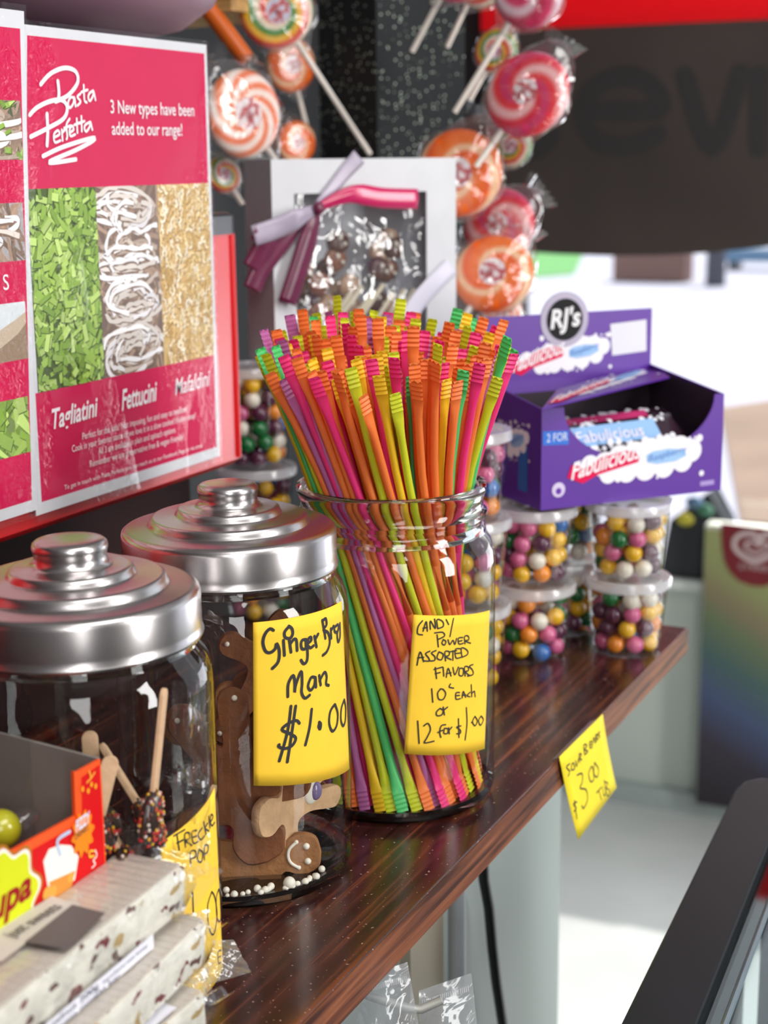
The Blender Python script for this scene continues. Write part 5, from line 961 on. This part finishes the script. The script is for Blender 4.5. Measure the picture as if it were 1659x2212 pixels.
# ------------------------------------------------------------------ red lolly carton at bottom left
XB, YB = -.372, .5; fx = lambda d: (lambda y, z: V((XB + d, y, z)))
def cp(px, py): q = onx(px, py, XB); return (q.y, q.z)
t = thing('lolly_carton', 'red and orange open lolly carton with grey inside at bottom left', 'carton', (XB, YB, ZS))
tp = cp(217, 1640); zt = tp[1]; ytop = tp[0]
A1 = cp(160, 1672); A2 = cp(160, 1765); A3 = cp(0, 1852); Yn = .31
poly = [(ytop, ZS + .001), (ytop, zt), (A1[0] + .003, zt + .0002), (A1[0], A1[1] + .001), (A1[0] - .0005, A2[1]), (A3[0], A3[1]), (Yn, A3[1] - .001), (Yn, ZS + .001)]
m = MB(); m.prism([V((XB, y, z)) for y, z in poly], (-.0015, 0, 0)); m.build('side_panel', pr('carton_orange', (240, 84, 24), .45), t, smooth=False)
# red printed field inside an orange border
ins = [(ytop - .001, ZS + .004), (ytop - .001, zt - .002), (A1[0] + .0045, zt - .003), (A1[0] + .0035, A2[1] - .004), (A3[0], A3[1] - .004), (Yn + .002, A3[1] - .005), (Yn + .002, ZS + .004)]
m = MB(); F = fx(.0002); m.add([F(*q) for q in ins], [tuple(range(len(ins)))], (206, 22, 26)); F2 = fx(.0004); F3 = fx(.0006); F4 = fx(.0008)
def blob(px, py, rx, ry, col, f, n=36, lob=0, amp=0):
    f = lifted(m, f); c = cp(px, py); m.add([f(c[0] + rx * (1 + amp * math.cos(lob * 2 * PI * k / n)) * math.cos(2 * PI * k / n), c[1] + ry * (1 + amp * math.cos(lob * 2 * PI * k / n)) * math.sin(2 * PI * k / n)) for k in range(n)], [tuple(range(n))], col)
blob(8, 1955, .0215, .0225, (176, 112, 40), F2, 80, 8, .10); blob(8, 1955, .0200, .0210, (246, 236, 230), F3, 80, 8, .10); blob(8, 1955, .0186, .0196, (206, 214, 34), F4, 80, 8, .10)
F5 = fx(.0010)
q = cp(64, 1917); put_text(m, 'Chupa', F5, q[0] - .044, q[1] - .004, width=.044, height=.016, shear=.3, bold=.03, col=(150, 24, 30), slope=.03)
q = cp(60, 1975); put_text(m, 'Chups', F5, q[0] - .044, q[1] - .010, width=.044, height=.016, shear=.3, bold=.03, col=(150, 24, 30), slope=.03)
mug = [cp(*q) for q in ((92, 1860), (104, 1834), (130, 1824), (152, 1826), (168, 1850), (160, 1900), (120, 1935), (104, 1930))]; m.add([F2(*q) for q in mug], [tuple(range(len(mug)))], (240, 232, 222))
mug = [cp(*q) for q in ((104, 1905), (160, 1880), (152, 1916), (112, 1946))]; m.add([F3(*q) for q in mug], [(0, 1, 2, 3)], (214, 140, 60))
stroke(m, [cp(*q) for q in ((128, 1845), (122, 1815), (148, 1796))], .0016, F3, (180, 200, 226))
blob(176, 1800, .0068, .0088, (240, 132, 30), F4, 60, 10, .16)
q = cp(160, 1797); put_text(m, 'FIZZY', F5, q[0], q[1], width=.0098, height=.0068, shear=.1, bold=.03, slope=.08, col=(214, 222, 240)); q = cp(158, 1815); put_text(m, 'DRINKS', F5, q[0], q[1], width=.0095, height=.0038, slope=.1, col=(60, 84, 70))
for x, y, r in ((178, 1950 - 40, .0018), (100, 1930, .0030), (112, 1926, .0026), (150, 1895, .002)): blob(x, y, r, r, (222, 160, 70), F3, 16)
stroke(m, [cp(*q) for q in ((185, 1690), (194, 1680), (202, 1668))], .0008, F3, (240, 170, 60)); stroke(m, [cp(*q) for q in ((194, 1680), (190, 1665))], .0008, F3, (240, 170, 60))
for k, (x, y) in enumerate(((176, 1704), (195, 1694), (204, 1698), (188, 1708))): blob(x, y, .0009, .0012, (240, 160, 40), F3, 14)
stroke(m, [cp(*q) for q in ((200, 1838), (192, 1838), (191, 1850), (200, 1848))], .0009, F3, (240, 190, 60))
q = cp(192, 1874); put_text(m, 'life loves', lambda y, z: F3(q[0] + (z - q[1]) * -.0 + (y - q[0]) * .25 + .001, q[1] + (y - q[0]) * 1.0 - (z - q[1]) * .0), q[0], q[1], width=.014, height=.004, col=(240, 220, 210)) if False else None
stroke(m, [cp(*q) for q in ((196, 1874), (203, 1866), (199, 1858), (206, 1848), (203, 1836))], .0007, F3, (240, 220, 212))
m.build('side_print', M_PRINT, t, smooth=False)
g1 = onx(217, 1640, XB); gx = V((-.52, YB, 0)); gl = ony(-40, 1574, ytop)
m = MB(); m.prism([V((XB - .0015, ytop, ZS + .001)), V((XB - .0015, ytop, zt)), V((gl.x, ytop, gl.z)), V((gl.x, ytop, ZS + .001))], (0, .0015, 0)); m.build('back_panel', pr('grey_board', (128, 124, 118), .85, var=(60, .05)), t, smooth=False)['label'] = 'plain grey cardboard inside'
m = MB(); m.box((gl.x, Yn, ZS + .0005), (XB - .0015, ytop, ZS + .002)); m.box((gl.x, Yn, ZS + .002), (gl.x + .0015, ytop, ZS + .07)); m.build('carton_base', pr('grey_board2', (120, 116, 112), .85), t, smooth=False)
for k, (px, py, dp, c, n_) in enumerate(((2, 1792, .652, (186, 184, 40), 'lime yellow'),)):
    p = at(px, py, dp); t2 = thing('wrapped_lolly', n_ + (' wrapped lolly highest in the red carton' if k == 0 else ' wrapped lolly lower in the red carton'), 'lolly', tuple(p)); m = MB(); m.ball(p, .0085, 20, 14); m.build('candy_ball', pr('lolly_' + n_.split()[0], c, .25, coat=.5), t2); m = MB(); m.tube([p - V((0, 0, .012)), V((p.x, p.y, ZS + .003))], .002, 8); m.build('stick', M_STICK, t2)
    m = MB(); m.ball(p + V((.003, .010, .001)), .008, 14, 10, sc=(.7, 1.2, .5)); m.build('wrapper_twist', M_CELLO, t2)
# ------------------------------------------------------------------ nougat bars in clear packets
M_NOU = pr('nougat', (226, 222, 208), .7, bump=(120, .8, .003), var=(70, .08)); nt = M_NOU.node_tree; L = nt.links.new; b = nt.nodes['Principled BSDF']; tc = nt.nodes.new('ShaderNodeTexCoord')
last = b.inputs['Base Color'].links[0].from_socket
for sc_, lo, col in ((120, .3, (120, 40, 44)), (85, .28, (184, 154, 96)), (150, .2, (96, 58, 48))):
    mp = nt.nodes.new('ShaderNodeMapping'); mp.inputs['Location'].default_value = (sc_, sc_ * .3, 0); mp.inputs['Scale'].default_value = (1, .6, 1.3); dn_ = nt.nodes.new('ShaderNodeTexNoise'); dn_.inputs['Scale'].default_value = 110; dn_.inputs['Detail'].default_value = 4; L(tc.outputs['Object'], dn_.inputs['Vector']); ds_ = nt.nodes.new('ShaderNodeVectorMath'); ds_.operation = 'MULTIPLY_ADD'; ds_.inputs[1].default_value = (.016, .016, .016); L(dn_.outputs['Color'], ds_.inputs[0]); L(tc.outputs['Object'], ds_.inputs[2]); L(ds_.outputs[0], mp.inputs[0]); v_ = nt.nodes.new('ShaderNodeTexVoronoi'); v_.inputs['Scale'].default_value = sc_; L(mp.outputs[0], v_.inputs['Vector'])
    s1 = nt.nodes.new('ShaderNodeSeparateColor'); L(v_.outputs['Color'], s1.inputs[0]); g1_ = nt.nodes.new('ShaderNodeMath'); g1_.operation = 'LESS_THAN'; g1_.inputs[1].default_value = lo; L(s1.outputs[0], g1_.inputs[0]); g2 = nt.nodes.new('ShaderNodeMath'); g2.operation = 'LESS_THAN'; g2.inputs[1].default_value = .38; L(v_.outputs['Distance'], g2.inputs[0]); g3_ = nt.nodes.new('ShaderNodeMath'); g3_.operation = 'MULTIPLY'; L(g1_.outputs[0], g3_.inputs[0]); L(g2.outputs[0], g3_.inputs[1])
    mx = nt.nodes.new('ShaderNodeMix'); mx.data_type = 'RGBA'; L(g3_.outputs[0], mx.inputs[0]); L(last, mx.inputs[6]); mx.inputs[7].default_value = s2l(col); last = mx.outputs[2]
L(last, b.inputs['Base Color'])
M_WAF = pr('rice_wafer', (206, 196, 184), .75, var=(8, .05)); nt = M_WAF.node_tree; L = nt.links.new; tc = nt.nodes.new('ShaderNodeTexCoord'); wv = nt.nodes.new('ShaderNodeTexWave'); wv.bands_direction = 'Y'; wv.inputs['Scale'].default_value = 62; wv.inputs['Distortion'].default_value = .6; L(tc.outputs['Object'], wv.inputs['Vector']); bp = nt.nodes.new('ShaderNodeBump'); bp.inputs['Strength'].default_value = .6; bp.inputs['Distance'].default_value = .0012; L(wv.outputs[0], bp.inputs['Height']); L(bp.outputs[0], nt.nodes['Principled BSDF'].inputs['Normal'])
def nougat(label, O, u, v, ln, wd, ht, wrap=True, labels=None):
    """O near-left-bottom corner at far end; u runs towards the viewer, v to the right"""
    u = V(u).normalized(); v = V(v).normalized(); z = V((0, 0, 1)); O = V(O); t = thing('nougat_bar', label, 'nougat', tuple(O), 'nougat bars in clear packets'); f = lambda a, b_, c: O + u * a + v * b_ + z * c
    rn = random.Random(int(ln * 1e4)); m = MB(); vs = []; n = 26; ring = [(0, .001), (0, ht - .0012), (.001, ht - .0004), (wd - .001, ht - .0004), (wd, ht - .0012), (wd, .001), (wd - .001, 0), (.001, 0)]
    for i in range(n + 1):
        for b_, c in ring: j = rn.uniform(-.0005, .0005); vs.append(f(ln * i / n + (rn.uniform(-.0012, .0012) if i in (0, n) else 0), b_ + j, c + j * .6))
    k = len(ring); m.add(vs, [(i * k + j, i * k + (j + 1) % k, (i + 1) * k + (j + 1) % k, (i + 1) * k + j) for i in range(n) for j in range(k)] + [tuple(range(k - 1, -1, -1)), tuple(n * k + j for j in range(k))]); m.build('nougat', M_NOU, t)
    m = MB(); m.hexa([f(.001, .0008, ht - .0002), f(ln - .001, .0008, ht - .0002), f(ln - .001, wd - .0008, ht - .0002), f(.001, wd - .0008, ht - .0002)], [f(.001, .0008, ht + .0008), f(ln - .001, .0008, ht + .0008), f(ln - .001, wd - .0008, ht + .0008), f(.001, wd - .0008, ht + .0008)]); m.build('wafer', M_WAF, t, smooth=False)['label'] = 'ridged pale rice wafer on top'
    if wrap:
        m = MB(); vs = []; n = 18; k = 20; g = .0022
        for i in range(n + 1):
            a = -.007 + (ln + .014) * i / n; sh = 1 if 0 < i < n else .0
            for j in range(k):
                an = 2 * PI * j / k; cx_, cz = math.cos(an), math.sin(an); sx_ = math.copysign(abs(cx_) ** .35, cx_); sz = math.copysign(abs(cz) ** .35, cz)
                vs.append(f(a, wd / 2 + sx_ * (wd / 2 + g + rn.uniform(0, .0003)), ht / 2 + sz * ((ht / 2 + g * .7) * (sh if sh else .12) + rn.uniform(0, .0006))))
        m.add(vs, [(i * k + j, i * k + (j + 1) % k, (i + 1) * k + (j + 1) % k, (i + 1) * k + j) for i in range(n) for j in range(k)])
        m.add([f(-.007, -.003 + wd * 1.14 * q / 10, ht / 2 + .001 * (-1) ** q) for q in range(11)] + [f(-.022, -.005 + wd * 1.22 * q / 10, ht / 2 + .0016 * (-1) ** q - .002) for q in range(11)], [(q, q + 1, 12 + q, 11 + q) for q in range(10)]); m.build('packet', M_CELLO, t)['label'] = 'clear crinkled packet'
    return t, f
BT = ZS + .094; H1 = .0205
O1 = onz(395, 1868, BT); u1 = V((.035, -1, 0)).normalized(); v1 = V((1, .03, 0)).normalized(); WN = .0315; O1 = V((O1.x, O1.y, BT - H1)) - v1 * WN
t, f = nougat('top nougat bar in clear packet, lying in front of the red carton', O1, u1, v1, .17, WN, H1)
# its paper labels
def lab_px(px, py): q = onz(px, py, BT + .0012); w_ = q - O1; return (w_.dot(u1), w_.dot(v1))
m = MB(); G = lambda a, b_: f(a, b_, H1 + .0034)
def lq(pts, col): m.add([G(*q) for q in pts], [tuple(range(len(pts)))], col)
lq([lab_px(*q) for q in ((-40, 2040), (112, 1946), (172, 1968), (50, 2052), (0, 2090))], (206, 200, 194)); m.add([f(*lab_px(*q), H1 + .0037) for q in ((156, 1966), (228, 1984), (148, 2062), (52, 2048))], [(0, 1, 2, 3)], (106, 98, 98)); la, lb_ = lab_px(28, 2040), lab_px(136, 1972)
put_text(m, 'just sweets', lambda x, y: f(la[0] - x, la[1] - y + (lb_[1] - la[1]) * x / (la[0] - lb_[0]), H1 + .0041), 0, 0, width=la[0] - lb_[0], height=.0085, shear=.1, bold=.01, col=(88, 84, 88)); m.build('paper_label', M_PRINT, t, smooth=False)['label'] = 'printed top label'
m = MB(); S_ = lambda a, c: f(a, WN + .0032, c); m.add([S_(*q) for q in ((.030, -.002), (.030, .004), (.16, .004), (.16, -.002))], [(0, 1, 2, 3)], (222, 222, 232)); S2 = lambda x, y: f(.115 - x, WN + .0036, y)
put_text(m, 'A Hazelnut 200g', S2, .0, .0010, width=.045, height=.0036, col=(60, 60, 84)); put_text(m, 'Ingredients nuts honey', S2, .048, .0010, width=.032, height=.0022, col=(80, 80, 100)); put_text(m, 'Just Sweets nougat bar', S2, .0, -.0016, width=.06, height=.0024, col=(80, 80, 100)); m.build('side_label', M_PRINT, t, smooth=False)['label'] = 'narrow printed side label'
zc = ZS
for k, (dx, dy, rot, lab) in enumerate(((.0195, -.048, .12, 'nougat bar lying on the shelf at the bottom of the pile'), (.0155, -.010, -.05, 'second nougat bar from the bottom of the pile'), (.0075, .002, .05, 'nougat bar directly beneath the top one'))):
    uu = V((.035 + rot, -1, 0)).normalized(); vv = V((uu.y, -uu.x, 0)) * -1; O2 = V((O1.x + dx, O1.y + dy, ZS + .0018 + k * .0238)); t, f = nougat(lab, O2, uu, vv, .16 - .01 * k, WN, .0195)
    if k == 1:
        m = MB(); m.add([f(a, b_, .0195 + .0032) for a, b_ in ((.02, .012), (.02, WN), (.05, WN), (.05, .012))], [(0, 1, 2, 3)], (216, 216, 226)); put_text(m, 'NOUGAT', lambda x, y: f(.048 - x, .024 - y, .0195 + .0036), 0, 0, width=.024, height=.006, col=(70, 70, 90)); m.build('paper_label', M_PRINT, t, smooth=False)
# loose twisted packet end on the shelf beside the pile
def crumple(name, label, corners, n, amp, mat, seed_, cat='packet', dome=0, th=0):
    rr_ = random.Random(seed_); A_, B_, C_, D_ = corners; vs = []; ph = [rr_.uniform(0, 6) for _ in range(6)]; nn = (B_ - A_).cross(D_ - A_).normalized(); m = MB()
    for j in range(n + 1):
        for i in range(n + 1):
            u, v = i / n, j / n; q = (A_ * (1 - u) + B_ * u) * (1 - v) + (D_ * (1 - u) + C_ * u) * v; h = amp * (math.sin(u * 7 + ph[0] + 2 * v) * math.sin(v * 6 + ph[1]) + .6 * abs(math.sin(u * 11 + v * 9 + ph[2])) + .4 * math.sin(v * 19 - u * 13 + ph[3]))
            vs.append(q + nn * (h + dome * math.sin(PI * u) * math.sin(PI * v)))
    m.add(vs, [(j * (n + 1) + i, j * (n + 1) + i + 1, (j + 1) * (n + 1) + i + 1, (j + 1) * (n + 1) + i) for j in range(n) for i in range(n)]); return tag(m.build(name, mat, origin=A_), label, cat)
crumple('packet_end', 'clear twisted packet end sticking out over the shelf right of the nougat', [onz(418, 2030, ZS + .03), onz(505, 2030, ZS + .026), onz(543, 2100, ZS + .016), onz(440, 2130, ZS + .012)], 16, .0016, M_CELLOH, 3)
crumple('packet_end', 'crumpled shiny clear packet at the foot of the nougat pile', [onz(360, 2060, ZS + .03), onz(470, 2075, ZS + .02), onz(430, 2215, ZS + .004), onz(300, 2215, ZS + .012)], 20, .003, M_CELLOH, 5)
crumple('packet_end', 'rounded milky packet end bulging beside the middle of the nougat pile', [onz(362, 1985, ZS + .066), onz(452, 1962, ZS + .056), onz(446, 2120, ZS + .036), onz(340, 2140, ZS + .05)], 20, .0012, M_CELLOH, 9, dome=.006)
crumple('packet_end', 'clear packet flap rising over the note on the nearest jar', [onz(268, 1824, BT + .003), onz(412, 1838, BT - .001), onz(482, 1880, BT - .012), onz(400, 1990, BT - .018)], 16, .0010, M_CELLO, 7)
# ------------------------------------------------------------------ clear bags on a hook below the shelf
hk = [at(x, y, .815) for x, y in ((770, 2138), (800, 2152), (880, 2178), (910, 2180), (955, 2160))]
hk = [hk[0] + (hk[0] - hk[1]) * .6] + hk
m = MB(); m.tube(hk, .0024, 10); tag(m.build('display_hook', pr('hook_grey', (176, 176, 170), .4, metal=.3)), 'grey wire display hook below the front of the shelf', 'hook')
for lab, pts, dp in (('clear hanging bag on the left with a printed strip', ((800, 2105), (880, 2078), (905, 2215), (760, 2235)), .805), ('clear hanging bag on the right with slanted corner', ((905, 2140), (1018, 2102), (1032, 2225), (905, 2250)), .825)):
    A_, B_, C_, D_ = [at(x, y, dp) for x, y in pts]; n_ = (CAMP - A_).normalized(); t = thing('hanging_bag', lab, 'bag', tuple(A_), 'clear bags on the hook')
    for sgn2, nm in ((1, 'front_film'), (-1, 'back_film')):
        m = MB(); vs = []; n = 14
        for j in range(n + 1):
            for i in range(n + 1): u, v = i / n, j / n; q = (A_ * (1 - u) + B_ * u) * (1 - v) + (D_ * (1 - u) + C_ * u) * v; vs.append(q + n_ * (sgn2 * (.0004 + .006 * v * math.sin(PI * u)) + .0007 * math.sin(u * 13 + v * 5) * v))
        m.add(vs, [(j * (n + 1) + i, j * (n + 1) + i + 1, (j + 1) * (n + 1) + i + 1, (j + 1) * (n + 1) + i) for j in range(n) for i in range(n)]); m.build(nm, M_CELLOH, t)
    m = MB(); g_ = lambda u, v: (A_ * (1 - u) + B_ * u) * (1 - v) + (D_ * (1 - u) + C_ * u) * v + n_ * .0022
    for k in range(24): u = .06 + .88 * k / 24; m.add([g_(u, .2), g_(u + .018, .2), g_(u + .018, .3), g_(u, .3)], [(0, 1, 2, 3)])
    m.build('seal_ridges', M_LID, t, smooth=False)
